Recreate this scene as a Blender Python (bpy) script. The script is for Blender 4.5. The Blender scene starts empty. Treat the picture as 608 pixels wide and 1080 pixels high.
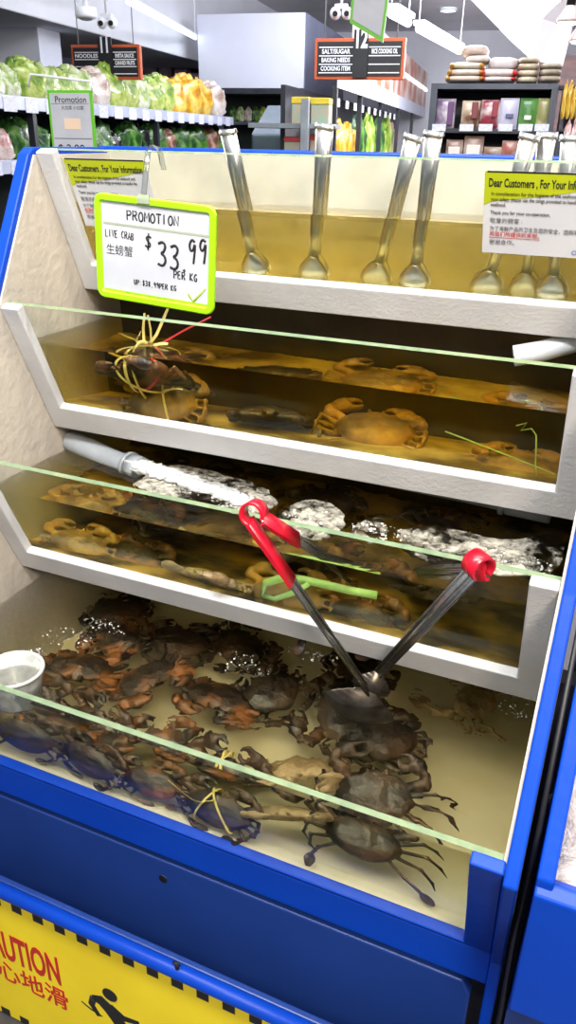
import bpy, bmesh, math, random
from mathutils import Vector, Matrix, noise

random.seed(7)
sc = bpy.context.scene
COL = sc.collection

# ------------------------------------------------------------------ camera, world, lights, exposure
CAM = Vector((0.01795, -0.71129, 1.60808))
RGT = Vector((0.91527737, 0.40250411, 0.01605539))
UPV = Vector((-0.18556849, 0.38592855, 0.90367223))
FWD = Vector((-0.35753555, 0.83009011, -0.42792375))
FPX = 827.96
cam = bpy.data.cameras.new('camera')
cam.sensor_fit = 'VERTICAL'
cam.sensor_height = 24.0
cam.lens = FPX / 1080 * 24.0
cam.clip_start = 0.02
cam.clip_end = 100
cob = bpy.data.objects.new('camera', cam)
COL.objects.link(cob)
m = Matrix((RGT, UPV, -FWD)).transposed().to_4x4()
m.translation = CAM
cob.matrix_world = m
sc.camera = cob

w = bpy.data.worlds.new('world')
sc.world = w
w.use_nodes = True
bg = w.node_tree.nodes['Background']
bg.inputs[0].default_value = (0.84, 0.92, 1.0, 1)
bg.inputs[1].default_value = 1.0
# surroundings: bright lit ceiling overhead, dimmer shop at eye level, dark floor below
wt_ = w.node_tree
_tc = wt_.nodes.new('ShaderNodeTexCoord')
_sx = wt_.nodes.new('ShaderNodeSeparateXYZ')
_mr = wt_.nodes.new('ShaderNodeMapRange')
_mr.inputs['From Min'].default_value = -1.0
_mr.inputs['From Max'].default_value = 1.0
_rp = wt_.nodes.new('ShaderNodeValToRGB')
_rp.color_ramp.elements[0].position = 0.40
_rp.color_ramp.elements[0].color = (0.10, 0.10, 0.11, 1)
_rp.color_ramp.elements[1].position = 0.92
_rp.color_ramp.elements[1].color = (0.78, 0.86, 0.97, 1)
_e = _rp.color_ramp.elements.new(0.55)
_e.color = (0.36, 0.38, 0.40, 1)
wt_.links.new(_tc.outputs['Generated'], _sx.inputs[0])
wt_.links.new(_sx.outputs['Z'], _mr.inputs['Value'])
wt_.links.new(_mr.outputs['Result'], _rp.inputs[0])
wt_.links.new(_rp.outputs[0], bg.inputs[0])

def area(name, loc, target, size, size_y, power, color):
    l = bpy.data.lights.new(name, 'AREA')
    l.shape = 'RECTANGLE'
    l.size = size
    l.size_y = size_y
    l.energy = power
    l.color = color
    o = bpy.data.objects.new(name, l)
    COL.objects.link(o)
    o.location = loc
    d = Vector(target) - Vector(loc)
    o.rotation_euler = d.to_track_quat('-Z', 'Y').to_euler()
    return o

area('warm_counter_lamp', (0.9, -1.5, 2.7), (-0.5, 0.3, 0.8), 0.5, 0.5, 74, (1.0, 0.84, 0.66))
area('ceiling_tube_light', (-0.25, 0.28, 3.05), (-0.25, 0.29, 0.0), 2.2, 0.14, 48, (1.0, 0.93, 0.82))
area('front_tube_light', (-0.4, -0.75, 3.05), (-0.4, 0.2, 0.7), 2.0, 0.4, 125, (1.0, 0.97, 0.93))
area('aisle_tube_light', (-1.2, 3.6, 3.1), (-1.6, 5.2, 0), 2.5, 1.2, 92, (0.9, 0.94, 1.0))
area('far_aisle_tube_light', (-1.0, 7.4, 3.05), (-1.4, 8.0, 0), 4.0, 1.5, 250, (0.9, 0.92, 1.0))

def bulb(name, loc, power, color, radius=0.25):  # point light added as fill, with no fitting modelled around it
    l = bpy.data.lights.new(name, 'POINT')
    l.energy = power; l.color = color; l.shadow_soft_size = radius
    o = bpy.data.objects.new(name, l); COL.objects.link(o); o.location = loc
bulb('aisle_fill_light', (-1.3, 5.2, 2.3), 85, (0.92, 0.95, 1.0))  # added fill to brighten the ceiling over the near aisle
bulb('far_aisle_fill_light', (-1.2, 8.6, 2.3), 290, (0.95, 0.94, 1.0))  # added fill lifting the far ceiling and beam
bulb('rice_shelf_fill_light', (0.6, 6.2, 2.3), 80, (1.0, 0.9, 0.88))  # added fill above the rice stack, no lamp hangs there
sc.view_settings.view_transform = 'Standard'
sc.view_settings.look = 'None'
sc.view_settings.gamma = 1.0
sc.view_settings.use_curve_mapping = False
sc.view_settings.exposure = -0.27

# ------------------------------------------------------------------ helpers
def ray(x, y):
    return FWD + RGT * ((x - 304) / FPX) - UPV * ((y - 540) / FPX)

def at(x, y, Y=None, Z=None, X=None):
    d = ray(x, y)
    if Y is not None: t = (Y - CAM.y) / d.y
    elif Z is not None: t = (Z - CAM.z) / d.z
    else: t = (X - CAM.x) / d.x
    return CAM + d * t

class MB:
    def __init__(self):
        self.bm = bmesh.new()
    def add(self, verts, faces, mi=0):
        vs = [self.bm.verts.new(v) for v in verts]
        for f in faces:
            try:
                nf = self.bm.faces.new([vs[i] for i in f])
                nf.material_index = mi
            except ValueError:
                pass
        return self
    def box(self, a, b, mi=0, bev=0.0, M=None):
        x0, y0, z0 = a; x1, y1, z1 = b
        x0, x1 = min(x0, x1), max(x0, x1); y0, y1 = min(y0, y1), max(y0, y1); z0, z1 = min(z0, z1), max(z0, z1)
        t = bmesh.new()
        bmesh.ops.create_cube(t, size=1)
        for v in t.verts:
            v.co = Vector(((x0 + x1) / 2 + v.co.x * (x1 - x0), (y0 + y1) / 2 + v.co.y * (y1 - y0), (z0 + z1) / 2 + v.co.z * (z1 - z0)))
        if bev > 0:
            bmesh.ops.bevel(t, geom=t.edges[:], offset=bev, segments=2, affect='EDGES', profile=0.5)
        if M is not None: bmesh.ops.transform(t, matrix=M, verts=t.verts)
        self.merge(t, mi)
        return self
    def merge(self, t, mi=0):
        mp = {}
        for v in t.verts: mp[v] = self.bm.verts.new(v.co)
        for f in t.faces:
            try:
                nf = self.bm.faces.new([mp[v] for v in f.verts]); nf.material_index = mi; nf.smooth = f.smooth
            except ValueError: pass
        t.free()
    def prism(self, poly, axis, a, b, mi=0, bev=0.0):
        # poly in the two other axes (cyclic order), extruded along axis from a to b
        t = bmesh.new()
        def mk(p, c):
            if axis == 'X': return (c, p[0], p[1])
            if axis == 'Y': return (p[0], c, p[1])
            return (p[0], p[1], c)
        n = len(poly)
        A = [t.verts.new(mk(p, a)) for p in poly]; B = [t.verts.new(mk(p, b)) for p in poly]
        t.faces.new(A); t.faces.new(B[::-1])
        for i in range(n): t.faces.new([A[i], B[i], B[(i + 1) % n], A[(i + 1) % n]])
        bmesh.ops.recalc_face_normals(t, faces=t.faces)
        if bev > 0: bmesh.ops.bevel(t, geom=t.edges[:], offset=bev, segments=2, affect='EDGES', profile=0.5)
        self.merge(t, mi)
        return self
    def tube(self, pts, r, seg=10, mi=0, flat=1.0, side=None, caps=True):
        pts = [Vector(p) for p in pts]
        n = len(pts)
        rs = list(r) if hasattr(r, '__len__') else [r] * n
        ref = Vector(side) if side is not None else None
        rings = []
        prev = None
        for i in range(n):
            t = (pts[min(i + 1, n - 1)] - pts[max(i - 1, 0)]).normalized()
            if prev is None:
                a = ref if ref is not None else (Vector((0, 0, 1)) if abs(t.z) < 0.9 else Vector((1, 0, 0)))
            else: a = ref if ref is not None else prev
            a = (a - t * a.dot(t))
            if a.length < 1e-6: a = t.orthogonal()
            a.normalize(); prev = a
            b = t.cross(a)
            ring = []
            for k in range(seg):
                th = 2 * math.pi * k / seg
                ring.append(self.bm.verts.new(pts[i] + a * (math.cos(th) * rs[i]) + b * (math.sin(th) * rs[i] * flat)))
            rings.append(ring)
        for i in range(n - 1):
            for k in range(seg):
                f = self.bm.faces.new([rings[i][k], rings[i][(k + 1) % seg], rings[i + 1][(k + 1) % seg], rings[i + 1][k]])
                f.smooth = True; f.material_index = mi
        if caps:
            f = self.bm.faces.new(rings[0][::-1]); f.material_index = mi
            f = self.bm.faces.new(rings[-1]); f.material_index = mi
        return self
    def ribbon(self, pts, width_vec, thick, mi=0):
        # strap of rectangular section following pts; width_vec gives its broad direction
        pts = [Vector(p) for p in pts]
        W = [Vector(v) for v in width_vec] if isinstance(width_vec, list) else [Vector(width_vec)] * len(pts)
        n = len(pts); rings = []
        for i in range(n):
            t = (pts[min(i + 1, n - 1)] - pts[max(i - 1, 0)]).normalized()
            wv = W[i] - t * W[i].dot(t)
            L = W[i].length
            wv = wv.normalized() * L if wv.length > 1e-6 else t.orthogonal() * L
            nv = t.cross(wv).normalized() * thick
            rings.append([self.bm.verts.new(pts[i] + a * wv + b * nv) for a, b in ((-.5, -.5), (.5, -.5), (.5, .5), (-.5, .5))])
        for i in range(n - 1):
            for k in range(4):
                f = self.bm.faces.new([rings[i][k], rings[i][(k + 1) % 4], rings[i + 1][(k + 1) % 4], rings[i + 1][k]])
                f.material_index = mi; f.smooth = (k % 2 == 0)
        self.bm.faces.new(rings[0][::-1]).material_index = mi; self.bm.faces.new(rings[-1]).material_index = mi
        return self
    def lathe(self, prof, seg=32, c=(0, 0, 0), mi=0, sx=1, sy=1):
        rings = []
        for r, z in prof:
            rings.append([self.bm.verts.new((c[0] + r * sx * math.cos(2 * math.pi * k / seg), c[1] + r * sy * math.sin(2 * math.pi * k / seg), c[2] + z)) for k in range(seg)])
        for i in range(len(prof) - 1):
            for k in range(seg):
                f = self.bm.faces.new([rings[i][k], rings[i][(k + 1) % seg], rings[i + 1][(k + 1) % seg], rings[i + 1][k]])
                f.smooth = True; f.material_index = mi
        if prof[0] == prof[-1]: return self
        if prof[0][0] > 1e-6: self.bm.faces.new(rings[0][::-1]).material_index = mi
        if prof[-1][0] > 1e-6: self.bm.faces.new(rings[-1]).material_index = mi
        return self
    def blob(self, c, s, sub=2, amp=0.0, freq=3.0, seed=0, mi=0):
        t = bmesh.new()
        bmesh.ops.create_icosphere(t, subdivisions=sub, radius=1)
        for v in t.verts:
            d = v.co.normalized()
            k = 1 + amp * noise.noise(d * freq + Vector((seed * 7.1, seed * 3.3, 0)))
            v.co = Vector((c[0] + d.x * s[0] * k, c[1] + d.y * s[1] * k, c[2] + d.z * s[2] * k))
        for f in t.faces: f.smooth = True
        self.merge(t, mi)
        return self
    def build(self, name, mats, parent=None, loc=None, rz=0.0, world=True):
        me = bpy.data.meshes.new(name)
        bmesh.ops.recalc_face_normals(self.bm, faces=self.bm.faces)
        self.bm.to_mesh(me); self.bm.free()
        for mm in (mats if isinstance(mats, (list, tuple)) else [mats]): me.materials.append(mm)
        o = bpy.data.objects.new(name, me)
        COL.objects.link(o)
        if loc is not None: o.location = loc
        o.rotation_euler.z = rz
        if parent is not None:
            o.parent = parent
            if world: attach(o, parent)
        return o

def world_of(o):
    M = Matrix.Translation(o.location) @ o.rotation_euler.to_matrix().to_4x4() @ Matrix.Diagonal((*o.scale, 1))
    if o.parent is not None:
        return world_of(o.parent) @ o.matrix_parent_inverse @ M
    return M

def attach(o, parent):
    o.matrix_parent_inverse = world_of(parent).inverted()

def tag(o, label=None, cat=None, group=None, kind=None):
    if label: o['label'] = label
    if cat: o['category'] = cat
    if group: o['group'] = group
    if kind: o['kind'] = kind
    return o

def empty(name, loc, label, cat, group=None, rz=0.0):
    o = bpy.data.objects.new(name, None)
    o.empty_display_size = 0.05
    COL.objects.link(o)
    o.location = loc
    o.rotation_euler.z = rz
    return tag(o, label, cat, group)

def structure(o, label=None, cat=None):
    o['kind'] = 'structure'
    return tag(o, label, cat)

def text(name, s, size, M, mat, parent=None, sx=1.0, bold=0.0, align='LEFT', depth=0.0004, shear=0.0):
    cu = bpy.data.curves.new(name, 'FONT')
    cu.body = s; cu.size = size; cu.align_x = align; cu.align_y = 'CENTER'
    cu.offset = bold; cu.extrude = depth; cu.resolution_u = 3; cu.shear = shear
    o = bpy.data.objects.new(name, cu)
    COL.objects.link(o)
    dg = bpy.context.evaluated_depsgraph_get()
    me = bpy.data.meshes.new_from_object(o.evaluated_get(dg))
    me.name = name
    bpy.data.objects.remove(o)
    me.transform(M @ Matrix.Diagonal((sx, 1, 1, 1)))
    me.materials.clear(); me.materials.append(mat)
    ob = bpy.data.objects.new(name, me)
    COL.objects.link(ob)
    if parent is not None:
        ob.parent = parent; attach(ob, parent)
    return ob

def frame_matrix(o, x, y, z=None):
    x = Vector(x).normalized(); y = Vector(y).normalized()
    z = x.cross(y).normalized()
    M = Matrix((x, y, z)).transposed().to_4x4(); M.translation = Vector(o)
    return M

# ------------------------------------------------------------------ materials
def nodes_of(name):
    mt = bpy.data.materials.new(name)
    mt.use_nodes = True
    nt = mt.node_tree
    return mt, nt, nt.nodes['Principled BSDF']

def rgb(r, g, b):
    def f(c):
        c /= 255.0
        return c / 12.92 if c <= 0.04045 else ((c + 0.055) / 1.055) ** 2.4
    return (f(r), f(g), f(b), 1)

def mat(name, col, col2=None, scale=20, rough=0.5, metal=0.0, bump=0.0, bscale=80, coat=0.0, trans=0.0, detail=4, lo=0.35, hi=0.65, emit=None, sheen=0, stretch=None, spec=0.5, alpha=1.0, col3=None):
    mt, nt, p = nodes_of(name)
    p.inputs['Roughness'].default_value = rough
    p.inputs['Metallic'].default_value = metal
    p.inputs['Coat Weight'].default_value = coat
    p.inputs['Transmission Weight'].default_value = trans
    p.inputs['Specular IOR Level'].default_value = spec
    p.inputs['Alpha'].default_value = alpha
    tc = nt.nodes.new('ShaderNodeTexCoord')
    vec = tc.outputs['Object']
    if stretch:
        mp = nt.nodes.new('ShaderNodeMapping'); mp.inputs['Scale'].default_value = stretch
        nt.links.new(vec, mp.inputs[0]); vec = mp.outputs[0]
    n = nt.nodes.new('ShaderNodeTexNoise'); n.inputs['Scale'].default_value = scale; n.inputs['Detail'].default_value = detail
    nt.links.new(vec, n.inputs['Vector'])
    r = nt.nodes.new('ShaderNodeValToRGB')
    r.color_ramp.elements[0].position = lo; r.color_ramp.elements[1].position = hi
    r.color_ramp.elements[0].color = col
    r.color_ramp.elements[1].color = col2 if col2 else tuple(min(1, c * 1.06) for c in col[:3]) + (1,)
    if col3:
        e3 = r.color_ramp.elements.new((lo + hi) / 2); e3.color = col3
    nt.links.new(n.outputs['Fac'], r.inputs[0])
    nt.links.new(r.outputs[0], p.inputs['Base Color'])
    if bump > 0:
        n2 = nt.nodes.new('ShaderNodeTexNoise'); n2.inputs['Scale'].default_value = bscale; n2.inputs['Detail'].default_value = 5
        nt.links.new(vec, n2.inputs['Vector'])
        b = nt.nodes.new('ShaderNodeBump'); b.inputs['Strength'].default_value = bump; b.inputs['Distance'].default_value = 0.01
        nt.links.new(n2.outputs['Fac'], b.inputs['Height']); nt.links.new(b.outputs[0], p.inputs['Normal'])
    if emit:
        p.inputs['Emission Color'].default_value = emit[0]; p.inputs['Emission Strength'].default_value = emit[1]
    return mt

def glass_pane_mat(name, tint, refl=1.0):
    mt, nt, p = nodes_of(name)
    nt.nodes.remove(p)
    out = nt.nodes['Material Output']
    tr = nt.nodes.new('ShaderNodeBsdfTransparent'); tr.inputs[0].default_value = tint
    gl = nt.nodes.new('ShaderNodeBsdfGlossy'); gl.inputs['Roughness'].default_value = 0.03
    lw = nt.nodes.new('ShaderNodeLayerWeight'); lw.inputs[0].default_value = 0.5
    pw = nt.nodes.new('ShaderNodeMath'); pw.operation = 'POWER'; pw.inputs[1].default_value = 5.0
    nt.links.new(lw.outputs['Facing'], pw.inputs[0])
    ml = nt.nodes.new('ShaderNodeMath'); ml.operation = 'MULTIPLY_ADD'; ml.inputs[1].default_value = 0.9 * refl; ml.inputs[2].default_value = 0.035 * refl
    ml.use_clamp = True
    mx = nt.nodes.new('ShaderNodeMixShader')
    nt.links.new(pw.outputs[0], ml.inputs[0]); nt.links.new(ml.outputs[0], mx.inputs[0])
    nt.links.new(tr.outputs[0], mx.inputs[1]); nt.links.new(gl.outputs[0], mx.inputs[2])
    nt.links.new(mx.outputs[0], out.inputs['Surface'])
    return mt

def water_mat(name, sig, wave=0.25, wscale=14, ior=1.33):
    mt, nt, p = nodes_of(name)
    nt.nodes.remove(p)
    out = nt.nodes['Material Output']
    g = nt.nodes.new('ShaderNodeBsdfGlass'); g.inputs['Roughness'].default_value = 0.0; g.inputs['IOR'].default_value = ior
    tc = nt.nodes.new('ShaderNodeTexCoord')
    n = nt.nodes.new('ShaderNodeTexNoise'); n.inputs['Scale'].default_value = wscale; n.inputs['Detail'].default_value = 2
    n.inputs['Distortion'].default_value = 0.6
    nt.links.new(tc.outputs['Object'], n.inputs['Vector'])
    geo = nt.nodes.new('ShaderNodeNewGeometry')
    sx = nt.nodes.new('ShaderNodeSeparateXYZ'); nt.links.new(geo.outputs['True Normal'], sx.inputs[0])
    ab = nt.nodes.new('ShaderNodeMath'); ab.operation = 'ABSOLUTE'; nt.links.new(sx.outputs['Z'], ab.inputs[0])
    gt = nt.nodes.new('ShaderNodeMath'); gt.operation = 'GREATER_THAN'; gt.inputs[1].default_value = 0.97
    nt.links.new(ab.outputs[0], gt.inputs[0])
    ms = nt.nodes.new('ShaderNodeMath'); ms.operation = 'MULTIPLY'; ms.inputs[1].default_value = wave
    nt.links.new(gt.outputs[0], ms.inputs[0])
    b = nt.nodes.new('ShaderNodeBump'); b.inputs['Distance'].default_value = 0.012
    nt.links.new(ms.outputs[0], b.inputs['Strength']); nt.links.new(n.outputs['Fac'], b.inputs['Height'])
    nt.links.new(b.outputs[0], g.inputs['Normal'])
    nt.links.new(g.outputs[0], out.inputs['Surface'])
    D = max(sig) * 1.05
    va = nt.nodes.new('ShaderNodeVolumeAbsorption')
    va.inputs['Color'].default_value = (1 - sig[0] / D, 1 - sig[1] / D, 1 - sig[2] / D, 1)
    va.inputs['Density'].default_value = D
    nt.links.new(va.outputs[0], out.inputs['Volume'])
    return mt

M_white = mat('white_paint', rgb(206, 207, 210), rgb(190, 191, 194), 6, 0.42, bump=0.12, bscale=160)
M_cream = mat('cream_paint', rgb(192, 184, 172), rgb(180, 173, 163), 5, 0.55, bump=0.25, bscale=60)
M_floorp = mat('trough_floor_paint', rgb(244, 238, 220), rgb(232, 224, 198), 9, 0.55)
M_floor2 = mat('second_trough_floor', rgb(206, 186, 122), rgb(96, 78, 44), 7, 0.6, lo=0.42, hi=0.62)
M_floor3 = mat('third_trough_floor', rgb(176, 146, 80), rgb(44, 36, 24), 9, 0.6, lo=0.38, hi=0.6)  # dark mottle also puts the shade below the second tier into the colour
M_trough = mat('trough_stain_shade_paint', rgb(74, 66, 46), rgb(38, 33, 24), 7, 0.6, lo=0.3, hi=0.7)  # dirty brown, darkened so the shade under upper tiers is in the colour
M_blue = mat('blue_gloss_paint', rgb(6, 58, 168), rgb(8, 64, 176), 4, 0.38, bump=0.06, bscale=40, coat=0.0, spec=0.22)
M_blue2 = mat('blue_panel_paint', rgb(30, 60, 132), rgb(26, 54, 122), 3, 0.38, bump=0.04, bscale=30)
M_black = mat('black_rubber', rgb(14, 14, 16), rgb(26, 26, 28), 30, 0.5)
M_dark = mat('dark_cavity', rgb(20, 20, 22), rgb(30, 30, 30), 10, 0.7)
M_pvc = mat('grey_pvc', rgb(150, 156, 162), rgb(132, 138, 144), 12, 0.35)
M_steel = mat('brushed_steel', rgb(176, 174, 170), rgb(150, 148, 143), 60, 0.24, metal=1.0, stretch=(1, 1, 8))
M_scoop = mat('wet_dull_steel', rgb(84, 78, 70), rgb(56, 50, 44), 40, 0.28, metal=0.85)
M_red = mat('red_vinyl_grip', rgb(206, 16, 44), rgb(184, 12, 38), 30, 0.32, coat=0.2)
M_lime = mat('lime_plastic', rgb(158, 226, 22), rgb(150, 218, 18), 10, 0.3, coat=0.3)
M_paper = mat('white_card', rgb(188, 191, 200), rgb(178, 182, 192), 12, 0.45)
M_paper2 = mat('notice_paper', rgb(206, 208, 214), rgb(198, 200, 208), 12, 0.5)
M_olive = mat('notice_yellow_green', rgb(178, 190, 20), rgb(170, 182, 18), 10, 0.5)
M_ink = mat('black_ink', rgb(22, 22, 24), rgb(30, 30, 30), 10, 0.6)
M_inkred = mat('red_ink', rgb(196, 60, 50), rgb(190, 50, 44), 10, 0.6)
M_inkgrey = mat('grey_ink', rgb(96, 98, 104), rgb(110, 110, 116), 10, 0.6)
M_yellow = mat('caution_yellow', rgb(250, 224, 36), rgb(242, 214, 30), 8, 0.45)
M_capred = mat('caution_red', rgb(196, 44, 30), rgb(188, 40, 28), 10, 0.45)
M_clear = glass_pane_mat('clear_plastic', (0.93, 0.95, 0.96, 1), 1.6)
M_pane = glass_pane_mat('tank_glass', (0.955, 0.975, 0.955, 1), 0.14)
M_edge = mat('green_glass_edge', rgb(122, 146, 112), rgb(146, 166, 130), 40, 0.15, coat=0.5, trans=0.35)
M_raffia = mat('yellow_raffia', rgb(222, 198, 104), rgb(236, 216, 140), 60, 0.5)
M_greenstrap = mat('green_raffia', rgb(150, 196, 120), rgb(176, 216, 150), 40, 0.4)
M_crab = mat('crab_shell_dark', rgb(30, 25, 18), rgb(78, 54, 32), 16, 0.5, bump=0.5, bscale=70, coat=0.08, lo=0.42, hi=0.74)
M_crab2 = mat('crab_shell_orange', rgb(38, 28, 18), rgb(146, 92, 48), 15, 0.5, bump=0.5, bscale=70, coat=0.08, lo=0.46, hi=0.70)
M_crab3 = mat('crab_shell_tan', rgb(120, 98, 66), rgb(190, 168, 130), 15, 0.5, bump=0.5, bscale=70, coat=0.08)
M_crab4 = mat('crab_shell_ochre', rgb(76, 60, 30), rgb(164, 126, 60), 16, 0.5, bump=0.5, bscale=70, coat=0.08)
M_foam = mat('white_froth', rgb(226, 226, 222), rgb(206, 206, 200), 40, 0.35, bump=0.5, bscale=150)
def lace(name, col, scale, lo, hi, stretch=None, mask=11):
    mt, nt, p = nodes_of(name)
    p.inputs['Base Color'].default_value = col; p.inputs['Roughness'].default_value = 0.8; p.inputs['Specular IOR Level'].default_value = 0.15
    tc = nt.nodes.new('ShaderNodeTexCoord'); vec = tc.outputs['Object']
    if stretch:
        mp = nt.nodes.new('ShaderNodeMapping'); mp.inputs['Rotation'].default_value = (0, 0, stretch[3]); mp.inputs['Scale'].default_value = stretch[:3]
        nt.links.new(vec, mp.inputs[0]); vec = mp.outputs[0]
    n1 = nt.nodes.new('ShaderNodeTexNoise'); n1.inputs['Scale'].default_value = scale; n1.inputs['Detail'].default_value = 9; n1.inputs['Roughness'].default_value = 0.72
    n1.inputs['Distortion'].default_value = 0.5
    n2 = nt.nodes.new('ShaderNodeTexNoise'); n2.inputs['Scale'].default_value = mask; n2.inputs['Detail'].default_value = 3
    nt.links.new(vec, n1.inputs['Vector']); nt.links.new(tc.outputs['Object'], n2.inputs['Vector'])
    av = nt.nodes.new('ShaderNodeMix'); av.data_type = 'FLOAT'; av.inputs['Factor'].default_value = 0.5
    nt.links.new(n1.outputs['Fac'], av.inputs['A']); nt.links.new(n2.outputs['Fac'], av.inputs['B'])
    r = nt.nodes.new('ShaderNodeValToRGB'); r.color_ramp.elements[0].position = lo; r.color_ramp.elements[1].position = hi
    nt.links.new(av.outputs['Result'], r.inputs[0]); nt.links.new(r.outputs[0], p.inputs['Alpha'])
    return mt
M_lace = lace('lacy_froth', rgb(180, 176, 164), 60, 0.475, 0.60)
M_jet = lace('rushing_water_froth', rgb(200, 202, 202), 60, 0.34, 0.56, (0.35, 1.6, 1.0, 0.25))
M_bubble = glass_pane_mat('bubble_film', (0.9, 0.9, 0.88, 1), 3.0)
M_ice = mat('pale_ice', rgb(206, 200, 196), rgb(176, 166, 160), 60, 0.35, bump=0.6, bscale=120)
W1 = water_mat('water_golden', (0.02, 1.15, 7.0), 0.10, 10)
W2 = water_mat('water_amber', (1.2, 2.3, 8.5), 0.12, 12, 1.18)
W3 = water_mat('water_olive', (1.0, 1.45, 5.5), 0.5, 14, 1.18)
W4 = water_mat('water_pale', (0.08, 0.24, 1.15), 0.6, 16, 1.12)

# ------------------------------------------------------------------ tank geometry (metres)
# tier: rim Y, rim Z, opening height down the lean, rail height
TIER = [(0.494, 1.5787, 0.2097, 0.056), (0.3587, 1.3336, 0.2125, 0.0544), (0.2157, 1.0941, 0.2195, 0.0536), (0.0, 0.82, 0.3151, 0.04)]
LEAN = math.radians(22.5)
SN, CS = math.sin(LEAN), math.cos(LEAN)
JW = 0.0374
BACK = 0.717
WATER = [1.499, 1.2666, 1.0300, 0.7930]
FLOORZ = [t[1] - t[2] * CS for t in TIER]

def pp(i, X, s, off=0.0):
    # point on tier i's leaning front plane: s down from the rim, off towards the viewer
    Y, Z = TIER[i][0], TIER[i][1]
    return Vector((X, Y + s * SN - off * CS, Z - s * CS - off * SN))

# ------------------------------------------------------------------ setting
o = MB().box((-9, -3, -0.2), (9, 18, -0.1)).build('floor', mat('floor_vinyl', rgb(78, 76, 76), rgb(62, 60, 62), 3, 0.35)); structure(o)
AZ = math.radians(9.8)
BU = Vector((math.cos(AZ), math.sin(AZ), 0))
BV = Vector((-math.sin(AZ), math.cos(AZ), 0))

def WD(a, b, z):
    return Vector((CAM.x, CAM.y, 0)) + BU * a + BV * b + Vector((0, 0, z))

def bp(x, y, d):
    # pixel at depth d along the aisles -> (a, z)
    r = ray(x, y)
    t = d / r.dot(BV)
    P = r * t
    return P.dot(BU), CAM.z + P.z

def abox(mb, a0, b0, z0, a1, b1, z1, org, mi=0, bev=0.0):
    return mb.box((a0 - org[0], b0 - org[1], z0 - org[2]), (a1 - org[0], b1 - org[1], z1 - org[2]), mi, bev)

M_wall = mat('wall_paint', rgb(226, 228, 236), rgb(216, 219, 228), 2, 0.7)
M_ceil = mat('ceiling_paint', rgb(232, 230, 236), rgb(222, 221, 228), 2, 0.7)
M_tube = mat('light_tube_glow', rgb(250, 252, 255), None, 2, 0.4, emit=((0.85, 0.95, 1.0, 1), 6.0))
M_warmglow = mat('warm_bulb_glow', rgb(255, 250, 230), None, 2, 0.4, emit=((1.0, 0.9, 0.68, 1), 7.0))
M_coolglow = mat('downlight_glow', rgb(250, 252, 255), None, 2, 0.4, emit=((0.75, 0.95, 1.0, 1), 5.0))
ORG = WD(0, 0, 0)
def bgo(name, mb, mats, parent=None):
    # geometry authored in the aisle frame (a across, b along the aisle, z up)
    o = mb.build(name, mats, None)
    o.location = ORG; o.rotation_euler.z = AZ
    if parent is not None:
        o.parent = parent; attach(o, parent)
    return o
def bgroot(name, a, b, z, label, cat, group=None):
    return empty(name, WD(a, b, z), label, cat, group, AZ)
def abz(x, y, d):
    a, z = bp(x, y, d)
    return Vector((a, d, z))
def on_a(x, y, a):
    # pixel on the plane a = const (facing across the aisle) -> (b, z)
    r = ray(x, y); t = a / r.dot(BU); P = r * t
    return P.dot(BV), CAM.z + P.z

structure(bgo('wall_back', MB().box((-9, 15.0, -0.1), (9, 15.2, 3.3)), M_wall))
structure(bgo('wall_left', MB().box((-9.0, -3, -0.1), (-8.8, 15, 3.3)), M_wall))
structure(bgo('wall_right', MB().box((7.8, -3, -0.1), (8.0, 15, 3.3)), M_wall))
structure(bgo('ceiling', MB().box((-9, 3.4, 3.25), (9, 15, 3.4)), M_ceil))
# long white bulkhead over the produce aisle, and the boxed beam on the right
p = abz(110, 38, 7.0)
bm_b = MB().box((p.x - 1.4, 3.6, p.z), (p.x, 15, 3.25), bev=0.01)
structure(bgo('ceiling_bulkhead', bm_b, M_wall))
bmm = MB()
bp4 = [abz(478, -20, 7.0), abz(612, -20, 7.0), abz(572, 20, 7.0), abz(562, 64, 7.0), abz(540, 44, 7.0)]
bb4 = [p_ + Vector((0.25, 0.5, 0)) for p_ in bp4]
bmm.add(bp4 + bb4, [(0, 1, 2, 3, 4), (9, 8, 7, 6, 5)] + [(k, (k + 1) % 5, 5 + (k + 1) % 5, 5 + k) for k in range(5)])
structure(bgo('ceiling_beam', bmm, M_ceil))
r0 = abz(560, 45, 11.5)
structure(bgo('wall_niche', MB().box((r0.x, 11.5, -0.1), (r0.x + 5, 11.7, 2.6)), mat('dark_timber_panel', rgb(88, 56, 50), rgb(60, 40, 40), 4, 0.6, stretch=(1, 1, 6))))

# ------------------------------------------------------------------ the crab tank
tank = empty('seafood_tank', (-0.5, 0.4, -0.1), 'blue and white four-tier live crab tank with leaning glass fronts', 'tank')

def side_profile(off):
    pts = []
    for (Y, Z, h, r) in TIER[::-1]: pts.append((Y - off, Z + 0.0))
    return pts
prof = [(0.114, -0.1), (0.114, 0.518)] + [(-0.008, 0.813), (0.205, 1.100), (0.346, 1.337), (0.482, 1.580), (0.497, 1.590)] + [(BACK, 1.590), (BACK, -0.1)]
for (xa, xb, inner) in ((-1.024, -1.0, -1.0), (0.0, 0.018, 0.0)):
    sp = MB().prism(prof, 'X', xa, xb, 0, 0.003).build('side_panel', M_blue, tank)
    # painted inner lining, set back from the blue edge
    lin = [(0.135, 0.50), (0.006, 0.815), (0.217, 1.10), (0.358, 1.337), (0.492, 1.578), (BACK - 0.002, 1.580), (BACK - 0.002, 0.50)]
    if inner < -0.5:
        MB().prism(lin, 'X', -1.0005, -0.996).build('inner_lining', M_cream, sp)
    else:
        MB().prism(lin, 'X', -0.004, 0.0005).build('inner_lining', M_cream, sp)
bp_ = MB().box((-1.024, BACK, -0.1), (0.018, BACK + 0.022, 1.592), bev=0.004).build('back_panel', M_blue, tank)
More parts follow.
